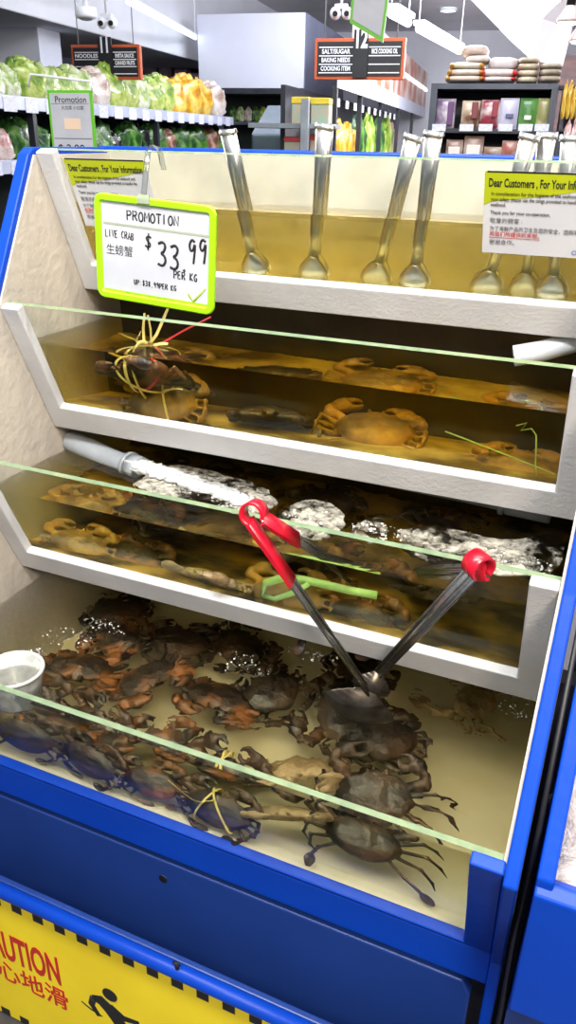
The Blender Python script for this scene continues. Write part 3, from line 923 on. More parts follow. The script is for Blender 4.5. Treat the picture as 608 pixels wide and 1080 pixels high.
# ------------------------------------------------------------------ crabs
def crab_mesh(name, claws, legs, mt, seed=0, swim=True):
    """carapace one unit wide; claws/legs: lists of poses; voxel-remeshed into one skin"""
    rnd = random.Random(seed)
    mb = MB()
    t = bmesh.new()
    bmesh.ops.create_uvsphere(t, u_segments=72, v_segments=36, radius=1)
    for v in t.verts:
        d = v.co.normalized()
        x, y, z = d
        ang = math.atan2(y, x)
        r = 1.0
        if abs(z) < 0.30 and y > 0.02:
            r *= 1 + 0.055 * max(0, math.sin(ang * 17)) * (1 - abs(z) / 0.3)
        X = 0.5 * math.copysign(abs(x) ** 0.85, x) * r
        Yy = 0.36 * y * r
        if y < 0: X *= 1 - 0.30 * (-y) ** 1.4
        else: X *= 1 - 0.10 * y
        zz = 0.17 * z if z > 0 else 0.12 * z
        zz += 0.018 * noise.noise(Vector((x * 3, y * 3, seed))) + (0.012 * math.cos(x * 9) * (1 - abs(x)) if z > 0 else 0)
        v.co = Vector((X, Yy, zz))
    mb.merge(t)
    for sx in (-1, 1):   # eye stalks
        mb.tube([(sx * .07, .30, .03), (sx * .085, .37, .05)], [.022, .028], 8)
        mb.blob((sx * .088, .385, .055), (.03, .03, .03), 1)
    for k, sx in enumerate((-1, 1)):
        J = [Vector((sx * p[0], p[1], p[2])) for p in claws[k]]
        # merus, carpus
        mb.tube([J[0], (J[0] + J[1]) / 2 + Vector((0, 0, .015)), J[1]], [.062, .082, .072], 12)
        mb.blob(J[1], (.085, .085, .08), 2)
        mb.tube([J[1], (J[1] + J[2]) / 2, J[2]], [.07, .085, .06], 12)
        d = (J[3] - J[2]).normalized()
        u = d.cross(Vector((0, 0, 1)))
        u = u.normalized() if u.length > 1e-3 else Vector((1, 0, 0))
        if u.dot(Vector((-sx, 0, 0))) < 0: u = -u
        L = (J[3] - J[2]).length
        A = J[2]
        mb.tube([A, A + d * L * .22, A + d * L * .48, A + d * L * .60 - u * .01], [.055, .115, .125, .09], 14, flat=.72, side=u)
        mb.tube([A + d * L * .52 - u * .055, A + d * L * .78 - u * .075, A + d * L * .95 - u * .045, A + d * L * 1.0 - u * .01], [.062, .046, .03, .016], 10)
        mb.tube([A + d * L * .50 + u * .055, A + d * L * .74 + u * .10, A + d * L * .93 + u * .075, A + d * L * 1.0 + u * .03], [.058, .046, .03, .016], 10)
        mb.tube([J[0] * .8, J[0]], [.07, .065], 10)
    for k, sx in enumerate((-1, 1)):
        for q, L in enumerate(legs[k]):
            pts = [Vector((sx * p[0], p[1], p[2])) for p in L]
            base = Vector((sx * .30, pts[0].y * .8, -.03))
            last = (q == len(legs[k]) - 1) and swim
            rs = [.056, .054, .052, .044, .036, .014] if not last else [.056, .056, .052, .046, .06, .03]
            chain = [base, pts[0], (pts[0] + pts[1]) / 2, pts[1], pts[2], pts[3]]
            mb.tube(chain, rs, 10, flat=0.62 if not last else .5)
            for p, rr in ((pts[1], .043), (pts[2], .036)): mb.blob(p, (rr, rr, rr), 1)
            if last: # paddle
                dd = (pts[3] - pts[2]).normalized()
                c = pts[3] - dd * .05
                tt = bmesh.new(); bmesh.ops.create_icosphere(tt, subdivisions=2, radius=1)
                zax = Vector((0, 0, 1)); xx = dd.cross(zax).normalized()
                for v in tt.verts: v.co = c + dd * (v.co.x * .135) + xx * (v.co.y * .085) + zax * (v.co.z * .026)
                mb.merge(tt)
    for v in mb.bm.verts: v.co *= 0.118
    me = bpy.data.meshes.new(name + '_raw')
    mb.bm.to_mesh(me); mb.bm.free()
    o = bpy.data.objects.new(name + '_raw', me); COL.objects.link(o)
    md = o.modifiers.new('r', 'REMESH'); md.mode = 'VOXEL'; md.voxel_size = 0.0019
    ms = o.modifiers.new('s', 'SMOOTH'); ms.factor = 0.5; ms.iterations = 2
    dg = bpy.context.evaluated_depsgraph_get()
    out = bpy.data.meshes.new_from_object(o.evaluated_get(dg))
    out.name = name
    bpy.data.objects.remove(o)
    out.materials.clear(); out.materials.append(mt)
    for p in out.polygons: p.use_smooth = True
    return out

CL_TIED = [(.36, .20, -.05), (.56, .30, -.04), (.50, .44, -.04), (.10, .50, -.03)]
CL_FOLD = [(.36, .22, -.05), (.60, .34, -.02), (.58, .50, -.02), (.20, .62, .0)]
CL_OUT = [(.38, .24, -.04), (.66, .42, .0), (.68, .62, .02), (.48, 1.02, .03)]
LG_TUCK = [[(.42, .10, -.05), (.62, .08, .02), (.60, -.10, -.08), (.48, -.20, -.12)], [(.42, 0, -.05), (.62, -.06, .02), (.56, -.24, -.08), (.42, -.32, -.12)],
           [(.40, -.10, -.05), (.56, -.20, .0), (.46, -.36, -.08), (.30, -.42, -.12)], [(.34, -.20, -.04), (.46, -.34, .0), (.34, -.46, -.05), (.16, -.50, -.08)]]
LG_SPREAD = [[(.44, .14, -.04), (.74, .24, .08), (.90, .22, -.02), (1.02, .14, -.12)], [(.46, .03, -.04), (.80, .04, .09), (.98, -.04, -.02), (1.08, -.14, -.12)],
             [(.44, -.10, -.04), (.74, -.20, .08), (.90, -.34, -.02), (.96, -.46, -.12)], [(.36, -.22, -.03), (.56, -.44, .05), (.74, -.58, .03), (.90, -.72, .0)]]
LG_HALF = [[(.44, .12, -.05), (.68, .18, .05), (.76, .02, -.06), (.72, -.12, -.12)], [(.44, .02, -.05), (.72, 0, .05), (.76, -.18, -.06), (.68, -.30, -.12)],
           [(.42, -.10, -.05), (.66, -.20, .04), (.66, -.38, -.06), (.54, -.48, -.12)], [(.36, -.22, -.04), (.54, -.40, .03), (.62, -.58, .0), (.64, -.74, -.02)]]
CM = {
 'tied': crab_mesh('mud_crab_bound', (CL_TIED, CL_TIED), (LG_TUCK, LG_TUCK), M_crab, 1),
 'tiedo': None,
 'half': crab_mesh('mud_crab_half', (CL_FOLD, CL_TIED), (LG_HALF, LG_TUCK), M_crab, 2),
 'spread': crab_mesh('mud_crab_spread', (CL_FOLD, CL_FOLD), (LG_HALF, LG_SPREAD), M_crab, 3),
 'claw': crab_mesh('mud_crab_claw', (CL_OUT, CL_FOLD), (LG_HALF, LG_HALF), M_crab3, 4),
}
def recol(src, nm, mt):
    me = CM[src].copy(); me.name = nm; me.materials.clear(); me.materials.append(mt); return me
CM['tiedo'] = recol('tied', 'mud_crab_orange', M_crab2)
CM['halfo'] = recol('half', 'mud_crab_rusty', M_crab2)
CM['tiedy'] = recol('tied', 'mud_crab_ochre', M_crab4)
CM['halfy'] = recol('half', 'mud_crab_sandy', M_crab4)

def crab(kind, loc, rot, label, group, sc_=1.0):
    o = bpy.data.objects.new('mud_crab', CM[kind]); COL.objects.link(o)
    o.location = loc; o.rotation_euler = [math.radians(a) for a in rot]; o.scale = (sc_,) * 3
    return tag(o, label, 'crab', group)

def straps(o, mt, loops, r=0.0022, tails=0, seed=0):
    """raffia ties: loops = list of (tilt, axis angle, sx, sy) rings around the shell in crab space"""
    rnd = random.Random(seed)
    for (rx, rz_, a, b, off) in loops:
        mb = MB()
        Mx = Matrix.Rotation(math.radians(rz_), 4, 'Z') @ Matrix.Rotation(math.radians(rx), 4, 'X')
        pts = []
        for k in range(29):
            t = 2 * math.pi * k / 28
            pts.append(Mx @ Vector((off, a * math.cos(t), b * math.sin(t))))
        mb.tube(pts, r, 8, flat=0.4)
        for q in range(tails):
            p0 = pts[rnd.randrange(4, 10)]
            d = Vector((rnd.uniform(-1, 1), rnd.uniform(-.4, .8), rnd.uniform(.2, .9))).normalized()
            s2 = Vector((rnd.uniform(-1, 1), rnd.uniform(-1, 1), rnd.uniform(-.3, .3))) * 0.02
            mb.tube([p0, p0 + d * .02, p0 + d * .045 + s2, p0 + d * .07 + s2 * 2.2], [r, r * .9, r * .9, r * .7], 8, flat=0.4)
        s = mb.build('tie_strap', mt, None)
        s.parent = o
F4 = FLOORZ[3]
def dip(i, x, y, Yv):
    # follow the sight line through pixel (x, y) into tier i's leaning water front and on to depth Yv
    n = Vector((0, -CS, -SN)); p0 = pp(i, 0, 0, -0.0272)
    r = ray(x, y).normalized()
    q = CAM + r * ((p0 - CAM).dot(n) / r.dot(n))
    c = -r.dot(n); e = 1 / (1.33, 1.18, 1.18, 1.12)[i]
    t = r * e + n * (e * c - math.sqrt(1 - e * e * (1 - c * c)))
    return q + t * ((Yv - q.y) / t.y)
G4 = 'crabs in the bottom tier'
def c4(x, y, z): return at(x, y, Z=z)
# (kind, px, py, z, rot, scale, label)
LIST4 = [
 # along the glass, leaning up against it
 ('half', (-0.885, 0.175, 0.60), (62, 0, 12), 1.10, 'dark crab against the bottom glass at its far left'),
 ('tied', (-0.735, 0.172, 0.595), (64, 8, -14), 1.06, 'brown crab against the bottom glass, second from the left end'),
 ('tiedo', (-0.61, 0.19, 0.585), (50, -6, 20), 0.97, 'dull orange crab against the bottom glass, left of the raffia bound one'),
 ('tied', (-0.475, 0.170, 0.585), (56, 0, -6), 1.10, 'yellow raffia bound crab against the bottom glass'),
 ('claw', (-0.365, 0.235, 0.60), (30, 14, 200), 1.01, 'tan crab with long pale claw in middle of the bottom tier'),
 ('spread', (-0.225, 0.225, 0.610), (40, 4, 8), 1.10, 'big dark crab with outstretched paddle legs, at right of the bottom tier'),
 # middle row
 ('halfo', (-0.86, 0.30, 0.61), (10, -8, 200), 1.10, 'rusty crab in front of the clear tub, in the second row from the glass'),
 ('halfo', (-0.725, 0.325, 0.61), (16, 10, 240), 1.06, 'brown crab with orange claw in the second row from the bottom glass'),
 ('tiedo', (-0.565, 0.335, 0.61), (18, -6, 185), 1.10, 'orange clawed crab in middle of the bottom tier'),
 ('tied', (-0.485, 0.40, 0.60), (4, 0, 70), 1.10, 'near black crab left of the hanging scoop'),
 ('half', (-0.335, 0.40, 0.61), (8, -6, 100), 1.24, 'large dark crab directly under the hanging scoop'),
 ('tied', (-0.255, 0.37, 0.60), (6, 6, 30), 1.10, 'dark crab right of the hanging scoop, before the bare pale floor'),
 # back
 ('tiedo', (-0.86, 0.425, 0.60), (-10, 14, 150), 1.15, 'dark crab with orange side just right of the clear tub'),
 ('tied', (-0.74, 0.47, 0.59), (0, 6, 20), 1.15, 'dark round crab under the bubbles, behind the orange clawed ones'),
 ('tied', (-0.93, 0.52, 0.58), (0, 0, 40), 1.10, 'dark crab in the shade at the back left of the bottom tier'),
 ('half', (-0.62, 0.52, 0.58), (0, 0, -30), 1.10, 'dark crab in the shade in middle of the bottom tier back'),
 ('claw', (-0.125, 0.56, 0.58), (0, 0, 80), 0.92, 'pale clawed crab in the back right corner of bottom tier'),
 ('tied', (-0.36, 0.56, 0.58), (0, 4, 130), 1.10, 'dark crab behind the large one under the scoop'),
]
for (k, pos, rot, s_, lab) in LIST4:
    o = crab(k, pos, rot, lab, G4, s_)
    if 'raffia bound crab' in lab:
        straps(o, M_raffia, [(0, 25, .050, .026, .012), (0, -20, .050, .026, -.018)], 0.0022, 1, 3)

# second tier: two bound crabs, one on the other, and two vaguer ones further right
G2 = 'crabs in the second tier'
def c2(x, y, Yv): return at(x, y, Y=Yv)
o = crab('halfo', dip(1, 152, 396, 0.500), (24, 8, 170), 'upper raffia-tied crab at left end of the second tier', G2, 1.15)
straps(o, M_raffia, [(0, 20, .052, .030, .015), (0, -35, .052, .030, -.01), (40, 10, .05, .032, 0)], 0.0032, 2, 5)
straps(o, mat('red_tie', rgb(196, 44, 48), rgb(170, 36, 40), 20, 0.5), [(0, 65, .058, .028, .0)], 0.0026, 1, 8)
o = crab('tiedy', dip(1, 172, 426, 0.512), (46, -4, 8), 'lower ochre crab at left end of the second tier', G2, 1.2)
straps(o, M_raffia, [(0, 10, .050, .028, .01)], 0.0020, 1, 9)
crab('halfy', dip(1, 395, 455, 0.60), (24, 0, 10), 'ochre crab on the floor in middle of the second tier', G2, 1.25)
crab('tiedy', dip(1, 540, 494, 0.565), (24, 0, -10), 'ochre crab on the floor at right end of the second tier', G2, 1.1)
crab('tied', dip(1, 285, 440, 0.57), (16, 0, 200), 'dark crab on the floor between the tied pair and the ochre crabs', G2, 1.1)
# third tier
G3 = 'crabs in the third tier'
crab('tiedy', dip(2, 82, 577, 0.385), (42, 0, 10), 'orange brown crab at left end of the third tier', G3, 1.1)
crab('claw', dip(2, 222, 612, 0.385), (30, 0, 170), 'crab with pale bent claws left of the green strapped one', G3, 1.0)
crab('tiedo', dip(2, 140, 588, 0.42), (30, 0, -12), 'darker crab between the orange brown crab and the pale clawed one', G3, 1.1)
o = crab('tiedy', dip(2, 303, 630, 0.375), (46, 0, 8), 'green strapped ochre crab behind the red tongs grip', G3, 1.1)
mb = MB()
gp = [dip(2, x, y, 0.335 + dy) for x, y, dy in ((276, 627, 0), (280, 615, 0), (300, 609, .002), (318, 611, .004), (345, 617, .006), (370, 623, .006), (398, 628, .008))]
mb.ribbon(gp, (0, 0.008, 0.014), 0.002)
gq = [dip(2, x, y, 0.333) for x, y in ((278, 628), (290, 632), (310, 625), (326, 616))]
mb.ribbon(gq, (0, 0.005, 0.010), 0.002)
s = mb.build('tie_strap', M_greenstrap, None); s['label'] = 'broad pale green strap'
s.parent = o; bpy.context.view_layer.update(); s.matrix_parent_inverse = o.matrix_world.inverted()
crab('halfo', dip(2, 378, 655, 0.38), (46, 0, -10), 'orange crab under the free end of the green strap', G3, 1.1)
crab('tied', dip(2, 480, 675, 0.46), (12, 0, 150), 'dark crab on the third tier floor behind the second tongs', G3, 1.1)
crab('half', Vector((-0.72, 0.56, 0.955)), (0, 0, 30), 'dark crab in the shade under the gushing water', G3, 1.2)
crab('tied', Vector((-0.45, 0.55, 0.955)), (0, 0, 100), 'dark crab in the shade at the back centre of the third tier', G3, 1.2)
crab('half', Vector((-0.22, 0.52, 0.955)), (0, 0, -60), 'dark crab in the shade at the back right of the third tier', G3, 1.2)

# loose green strand standing at the right of the second tier
mb = MB()
st = [dip(1, x, y, 0.52) for x, y in ((545, 449), (556, 446), (550, 454), (561, 452), (566, 459), (566, 472), (565, 490), (567, 507))]
mb.tube(st, 0.0012, 6)
mb.tube([dip(1, x, y, 0.53) for x, y in ((470, 455), (530, 478), (586, 500))], 0.0013, 6)
tag(mb.build('raffia_strand', M_greenstrap), 'loose pale green raffia strand at the right end of the second tier', 'strand')

# ------------------------------------------------------------------ froth
def froth(name, label, spots, zw, n, seed, big=0.006):
    rnd = random.Random(seed)
    mb = MB()
    for (px_, py_, rx, ry) in spots:
        c = at(px_, py_, Z=zw)
        for k in range(n):
            a_, rr = rnd.uniform(0, 6.283), rnd.random() ** 0.6
            s_ = big * (0.25 + 0.75 * rnd.random() ** 3)
            p = (c.x + math.cos(a_) * rr * rx, c.y + math.sin(a_) * rr * ry, zw)
            if p[1] > BACK - 0.01 or p[0] > -0.008 or p[0] < -0.99: continue
            mb.blob(p, (s_, s_, s_ * .7), 1)
    return tag(mb.build(name, M_foam), label, 'foam', None, 'stuff')
def film(mb, pxs, zw, seed):
    # ragged thin skin of foam on the water
    c = [at(x, y, Z=zw) for x, y in pxs]
    pts = smooth_poly([tuple(p) for p in c] + [tuple(c[0])], 2)[:-1]
    out = []
    for k, p in enumerate(pts):
        q = 0.008 * noise.noise(Vector((p[0] * 60, p[1] * 60, seed)))
        out.append((min(-0.006, p[0] + q), min(BACK - 0.006, p[1] + q), zw))
    n = len(out)
    top = [(x, y, zw + 0.0022) for x, y, z in out]
    mb.add(out + top, [tuple(range(n))[::-1], tuple(range(n, 2 * n))] + [(k, (k + 1) % n, n + (k + 1) % n, n + k) for k in range(n)])

# froth on the third and bottom tiers
mb = MB()
z3 = WATER[2]
for k, pl in enumerate([
    [(140, 512), (180, 488), (235, 500), (280, 516), (300, 534), (262, 545), (222, 536), (180, 528)],
    [(290, 548), (318, 526), (355, 532), (368, 552), (345, 572), (305, 566)],
    [(362, 565), (392, 544), (412, 552), (404, 570), (382, 578)],
    [(420, 560), (470, 556), (540, 575), (592, 556), (598, 580), (588, 606), (545, 608), (500, 606), (460, 598), (430, 580)]]):
    film(mb, pl, z3, k)
fo = mb.build('water_froth', M_lace); tag(fo, 'white froth patches floating across the third tier water', 'foam', None, 'stuff')
froth('bubble_cluster', 'small bubbles spread around the froth of the third tier', [(210, 515, .06, .03), (330, 548, .05, .04), (540, 592, .06, .04), (400, 560, .05, .03), (250, 530, .05, .03)], z3 + 0.001, 80, 11, 0.0035)
froth('bubble_cluster', 'small bubbles at the back left of the bottom tier water', [(70, 672, .05, .03), (110, 660, .05, .02), (35, 690, .03, .02), (255, 700, .06, .03), (330, 690, .05, .02), (545, 745, .03, .03)], WATER[3] + 0.0003, 60, 12, 0.0022)
# gushing water from the pipe
mb = MB()
A = Vector((-0.800, 0.462, 1.030)); Bj = at(262, 528, Z=z3 + 0.004)
rr_ = random.Random(4)
for k in range(26):
    u = k / 25
    c = A.lerp(Bj, u) + Vector((rr_.uniform(-1, 1), rr_.uniform(-1, 1), 0)) * 0.010 * (0.4 + u)
    s_ = 0.021 * (1 - 0.35 * u)
    mb.blob((c.x, c.y, z3 + 0.004 + 0.004 * (1 - u)), (s_ * 1.5, s_ * (0.85 + .5 * u), s_ * (0.62 - .5 * u)), 3, 0.55, 3.2, k)
jet = mb.build('water_jet', M_jet); tag(jet, 'white water gushing from the grey pipe in the third tier', 'water jet', None, 'stuff')

# ------------------------------------------------------------------ the shop behind the tank
M_shelfgrey = mat('shelf_grey_steel', rgb(74, 80, 92), rgb(60, 66, 78), 8, 0.4)
M_shelfblack = mat('shelf_black_steel', rgb(30, 34, 42), rgb(42, 46, 54), 8, 0.45)
M_rail = mat('price_rail_plastic', rgb(196, 202, 222), rgb(178, 186, 210), 14, 0.35)
M_tag = mat('price_tag_paper', rgb(232, 234, 246), rgb(206, 208, 230), 60, 0.5)
M_board = mat('white_board', rgb(226, 230, 244), rgb(218, 222, 240), 2, 0.45)
M_orange = mat('sign_orange_frame', rgb(206, 96, 52), rgb(190, 84, 44), 8, 0.5)
M_signblk = mat('sign_black', rgb(22, 22, 28), rgb(30, 30, 36), 8, 0.5)
M_signtxt = mat('sign_white', rgb(240, 242, 248), None, 8, 0.5)
M_green = mat('promo_green_frame', rgb(104, 190, 40), rgb(96, 178, 36), 8, 0.4)

# price rail shelf of bagged greens, running away along the aisle
pr0 = abz(0, 107, 4.2)
AS = pr0.x; ZS = pr0.z
ZL = abz(0, 176, 4.2).z
shelf = bgroot('produce_shelf', AS - 0.3, 6.0, -0.1, 'long grey produce shelf with two rows of bagged greens and price tags', 'shelf')
B0, B1 = 3.0, 8.3
bgo('shelf_board', MB().box((AS - 0.55, B0, ZS - 0.03), (AS - 0.005, B1, ZS + 0.005)), M_shelfgrey, shelf)
bgo('shelf_board', MB().box((AS - 0.55, B0, ZL - 0.03), (AS - 0.005, B1, ZL + 0.005)), M_shelfgrey, shelf)
bgo('shelf_board', MB().box((AS - 0.55, B0, -0.1), (AS - 0.005, B1, 0.9)), M_shelfgrey, shelf)
bgo('back_panel', MB().box((AS - 0.60, B0, -0.1), (AS - 0.55, B1, ZS + 0.10)), mat('shelf_back_dark', rgb(30, 44, 34), rgb(22, 30, 26), 8, 0.6), shelf)
for b_ in (4.55, 6.4, 8.22):
    bgo('upright', MB().box((AS - 0.06, b_, -0.1), (AS - 0.02, b_ + 0.04, ZS - 0.03)), M_shelfblack, shelf)
bgo('price_rail', MB().box((AS - 0.005, B0, ZS - 0.035), (AS + 0.006, B1, ZS + 0.035), bev=0.002), M_rail, shelf)
bgo('price_rail', MB().box((AS - 0.005, B0, ZL - 0.035), (AS + 0.006, B1, ZL + 0.035), bev=0.002), M_rail, shelf)
b_ = 3.35
while b_ < 8.1:
    bgo('price_tag', MB().box((AS + 0.006, b_, ZS - 0.046), (AS + 0.010, b_ + 0.13, ZS + 0.026), bev=0.001), M_tag, shelf)
    if b_ < 4.5:
        bgo('price_tag', MB().box((AS + 0.006, b_, ZL - 0.04), (AS + 0.010, b_ + 0.13, ZL + 0.026), bev=0.001), M_tag, shelf)
    b_ += 0.21 + 0.01 * (b_ - 3)

def bag_mesh(name, m, seed, tuft=True):
    rnd = random.Random(seed)
    t = bmesh.new()
    bmesh.ops.create_uvsphere(t, u_segments=28, v_segments=20, radius=1)
    off = Vector((seed * 3.7, seed * 1.9, 0))
    for v in t.verts:
        d = v.co.normalized()
        z = d.z
        sx = math.copysign(abs(d.x) ** 0.7, d.x); sy = math.copysign(abs(d.y) ** 0.7, d.y)
        k = 1.0
        if z > 0.45 and tuft: k = max(0.30, 1 - (z - 0.45) * 1.5)
        nse = 1 + 0.22 * noise.noise(d * 2.2 + off) + 0.13 * noise.noise(d * 5 + off)
        zz = (math.copysign(abs(z) ** 0.8, z) + 1) / 2
        if tuft and z > 0.8: zz += 0.10 * noise.noise(d * 9 + off)
        v.co = Vector((sx * 0.5 * k * nse, sy * 0.34 * k * nse, zz * nse))
    for f in t.faces: f.smooth = True
    mb = MB(); mb.merge(t)
    if tuft:
        mb.blob((0, 0, 1.0), (.16, .10, .09), 2, 0.5, 3, seed)
    me = bpy.data.meshes.new(name); mb.bm.to_mesh(me); mb.bm.free()
    me.materials.append(m)
    return me
def veg(nm, c1, c3, c2, rough=0.3, coat=0.5):
    return mat(nm, c1, c2, 3.4, rough, bump=1.0, bscale=6, coat=coat, col3=c3, detail=8, lo=0.36, hi=0.64, stretch=(1.1, 1.1, 0.8))
VEG = {
 'lime green': veg('bag_lime_greens', rgb(70, 112, 36), rgb(142, 172, 58), rgb(206, 216, 130)),
 'pale green': veg('bag_pale_greens', rgb(88, 128, 52), rgb(168, 190, 104), rgb(222, 224, 206)),
 'dark green': veg('bag_dark_greens', rgb(16, 44, 20), rgb(40, 92, 32), rgb(110, 160, 66)),
 'yellow': veg('bag_yellow_pack', rgb(176, 108, 22), rgb(222, 172, 34), rgb(238, 210, 110)),
 'whitish': veg('bag_whitish_pack', rgb(150, 120, 104), rgb(200, 184, 172), rgb(230, 222, 218)),
 'pink and white': veg('bag_pinkish_pack', rgb(176, 96, 100), rgb(214, 170, 166), rgb(232, 222, 218)),
 'black': veg('bag_aubergines', rgb(14, 12, 22), rgb(30, 26, 40), rgb(60, 92, 50), 0.18, 0.9),
 'brown': veg('bag_brown_roots', rgb(96, 60, 48), rgb(150, 104, 84), rgb(200, 176, 158)),
}
BAGM = {}
for nm_ in VEG:
    for sd in (1, 2, 3):
        BAGM[nm_, sd] = bag_mesh('produce_bag', VEG[nm_], sd + len(nm_))
ORD = ['first', 'second', 'third', 'fourth', 'fifth', 'sixth', 'seventh', 'eighth', 'ninth', 'tenth', 'eleventh', 'twelfth', 'thirteenth', 'fourteenth', 'fifteenth', 'sixteenth', 'seventeenth', 'eighteenth', 'nineteenth', 'twentieth']
def put_bag(me, loc, sx, sy, sz, rz, lab, cat, group, tilt=0.0):
    o = bpy.data.objects.new('produce_bag', me); COL.objects.link(o)
    o.location = loc; o.scale = (sx, sy, sz); o.rotation_euler = (tilt, tilt * 1.6, rz)
    return tag(o, lab, cat, group)
top_bags = [(-4, 'pale green', 54), (14, 'pale green', 50), (34, 'lime green', 58), (52, 'pale green', 54), (72, 'lime green', 50), (90, 'pale green', 54), (106, 'whitish', 52), (120, 'lime green', 58), (134, 'lime green', 52),
            (148, 'pale green', 48), (162, 'lime green', 46), (176, 'lime green', 50), (189, 'yellow', 48), (202, 'yellow', 52), (215, 'yellow', 46), (228, 'whitish', 46), (240, 'whitish', 38), (250, 'pale green', 28)]
cnt = {}
for k, (x, col, hp_) in enumerate(top_bags):
    d, _ = on_a(x, 120, AS - 0.13)
    d = min(d, 8.2)
    s = hp_ * 0.78 / 915.0 * d
    c = cnt.get(col, 0); cnt[col] = c + 1
    put_bag(BAGM[col, 1 + k % 3], WD(AS - 0.17, d, ZS + 0.004), s * 1.2, s * 0.6, s, AZ + math.radians(60) + random.uniform(-.25, .25),
            '%s bag on the upper produce shelf, %s of that colour from the left' % (col, ORD[c]), 'bag of vegetables', 'bags on the upper produce shelf', random.uniform(-.16, .0))
low_bags = [(4, 'pink and white', 40), (28, 'dark green', 50), (40, 'dark green', 44), (112, 'dark green', 42), (122, 'black', 30), (140, 'dark green', 40), (153, 'black', 36), (166, 'dark green', 36), (180, 'brown', 28), (194, 'dark green', 30), (210, 'dark green', 32), (224, 'brown', 28), (238, 'dark green', 30)]
cnt = {}
for k, (x, col, hp_) in enumerate(low_bags):
    d, _ = on_a(x, 160, AS - 0.10)
    d = min(d, 8.2)
    s = min(hp_ / 915.0 * d, ZS - ZL - 0.06)
    c = cnt.get(col, 0); cnt[col] = c + 1
    put_bag(BAGM[col, 1 + k % 3], WD(AS - 0.14, d, ZL + 0.004), s * 1.15, s * 0.55, s, AZ + math.radians(65) + random.uniform(-.3, .3),
            '%s bag on the lower produce shelf, %s of that colour from the left' % (col, ORD[c]), 'bag of vegetables', 'bags on the lower produce shelf', random.uniform(-.1, .05))

def panel(px0, py0, px1, py1, d, th, bev=0.0, mb=None, fr=0.0):
    # box facing the viewer along the aisle whose front spans the given corners at depth d
    xm, ym = (px0 + px1) / 2, (py0 + py1) / 2
    a0 = abz(px0, ym, d).x; a1 = abz(px1, ym, d).x
    z1 = abz(xm, py0, d).z; z0 = abz(xm, py1, d).z
    mb = mb or MB()
    mb.box((a0, d - fr, z0), (a1, d + th, z1), bev=bev)
    return mb, a0, a1, z0, z1

def PM(a, b, z):
    M = Matrix.Translation(WD(a, b, z)) @ Matrix.Rotation(AZ, 4, 'Z')
    X = M.to_3x3() @ Vector((1, 0, 0))
    return frame_matrix(WD(a, b, z), X, (0, 0, 1))

# promotion sign in a green frame clipped over the produce shelf
d = 3.0
ps = bgroot('promotion_sign', abz(75, 160, d).x, d, abz(75, 160, d).z, 'green framed portrait promotion sign standing before the produce shelf', 'promotion sign')
mb, a0, a1, z0, z1 = panel(53, 95, 100, 172, d, 0.008, 0.002)
bgo('frame', mb, M_green, ps)
wd_, ht_ = a1 - a0, z1 - z0
bgo('sheet', MB().box((a0 + wd_ * .06, d - 0.003, z0 + .01), (a1 - wd_ * .06, d, z1 - ht_ * .04)), M_paper, ps)
text('lettering', 'Promotion', wd_ * .17, PM(a0 + wd_ * .17, d - 0.004, z1 - ht_ * .13), M_ink, ps, 0.95)
text('lettering', '$ 2.90', wd_ * .22, PM(a0 + wd_ * .14, d - 0.004, z1 - ht_ * .80), M_ink, ps, 1.1)
text('lettering', '大白菜 小白菜', wd_ * .08, PM(a0 + wd_ * .3, d - 0.004, z1 - ht_ * .24), M_inkgrey, ps, 1.0)
bgo('rule', MB().box((a0 + wd_ * .08, d - 0.0042, z1 - ht_ * .185), (a1 - wd_ * .08, d - 0.003, z1 - ht_ * .18)), M_inkgrey, ps)
bgo('rule', MB().box((a0 + wd_ * .08, d - 0.0042, z1 - ht_ * .66), (a1 - wd_ * .08, d - 0.003, z1 - ht_ * .65)), M_inkgrey, ps)
bgo('tan_patch', MB().box((a0 + wd_ * .34, d - 0.0042, z1 - ht_ * .53), (a1 - wd_ * .30, d - 0.003, z1 - ht_ * .38)), mat('promo_tan_print', rgb(226, 200, 176), None, 8, 0.5), ps)
hw0, hw1 = abz(30, 92, d), abz(32, 78, d); hw2 = abz(96, 86, d); hw3 = abz(97, 96, d)
bgo('wire_holder', MB().tube([hw0, hw1, hw1 + (hw2 - hw1) * .5, hw2, hw3], 0.004, 8), M_signtxt, ps)
bgo('post', MB().box(((a0 + a1) / 2 - .01, d + .008, -0.1), ((a0 + a1) / 2 + .01, d + .02, z1 - .02)), M_shelfgrey, ps)

# white boards
def flat_thing(name, px, d, th, m, label, cat, bev=0.004):
    mb, a0, a1, z0, z1 = panel(*px, d, th, bev)
    o = bgo(name, mb, m)
    tag(o, label, cat)
    return o, a0, a1, z0, z1
flat_thing('hanging_board', (-60, 16, 41, 74), 6.4, 0.35, M_board, 'white boxed board at the far left above the produce shelf', 'board')
flat_thing('wall_unit', (40, 27, 78, 74), 8.8, 0.4, mat('grey_unit', rgb(178, 182, 204), rgb(160, 165, 190), 3, 0.5), 'grey boxed wall unit beside the aisle eleven sign', 'wall unit')
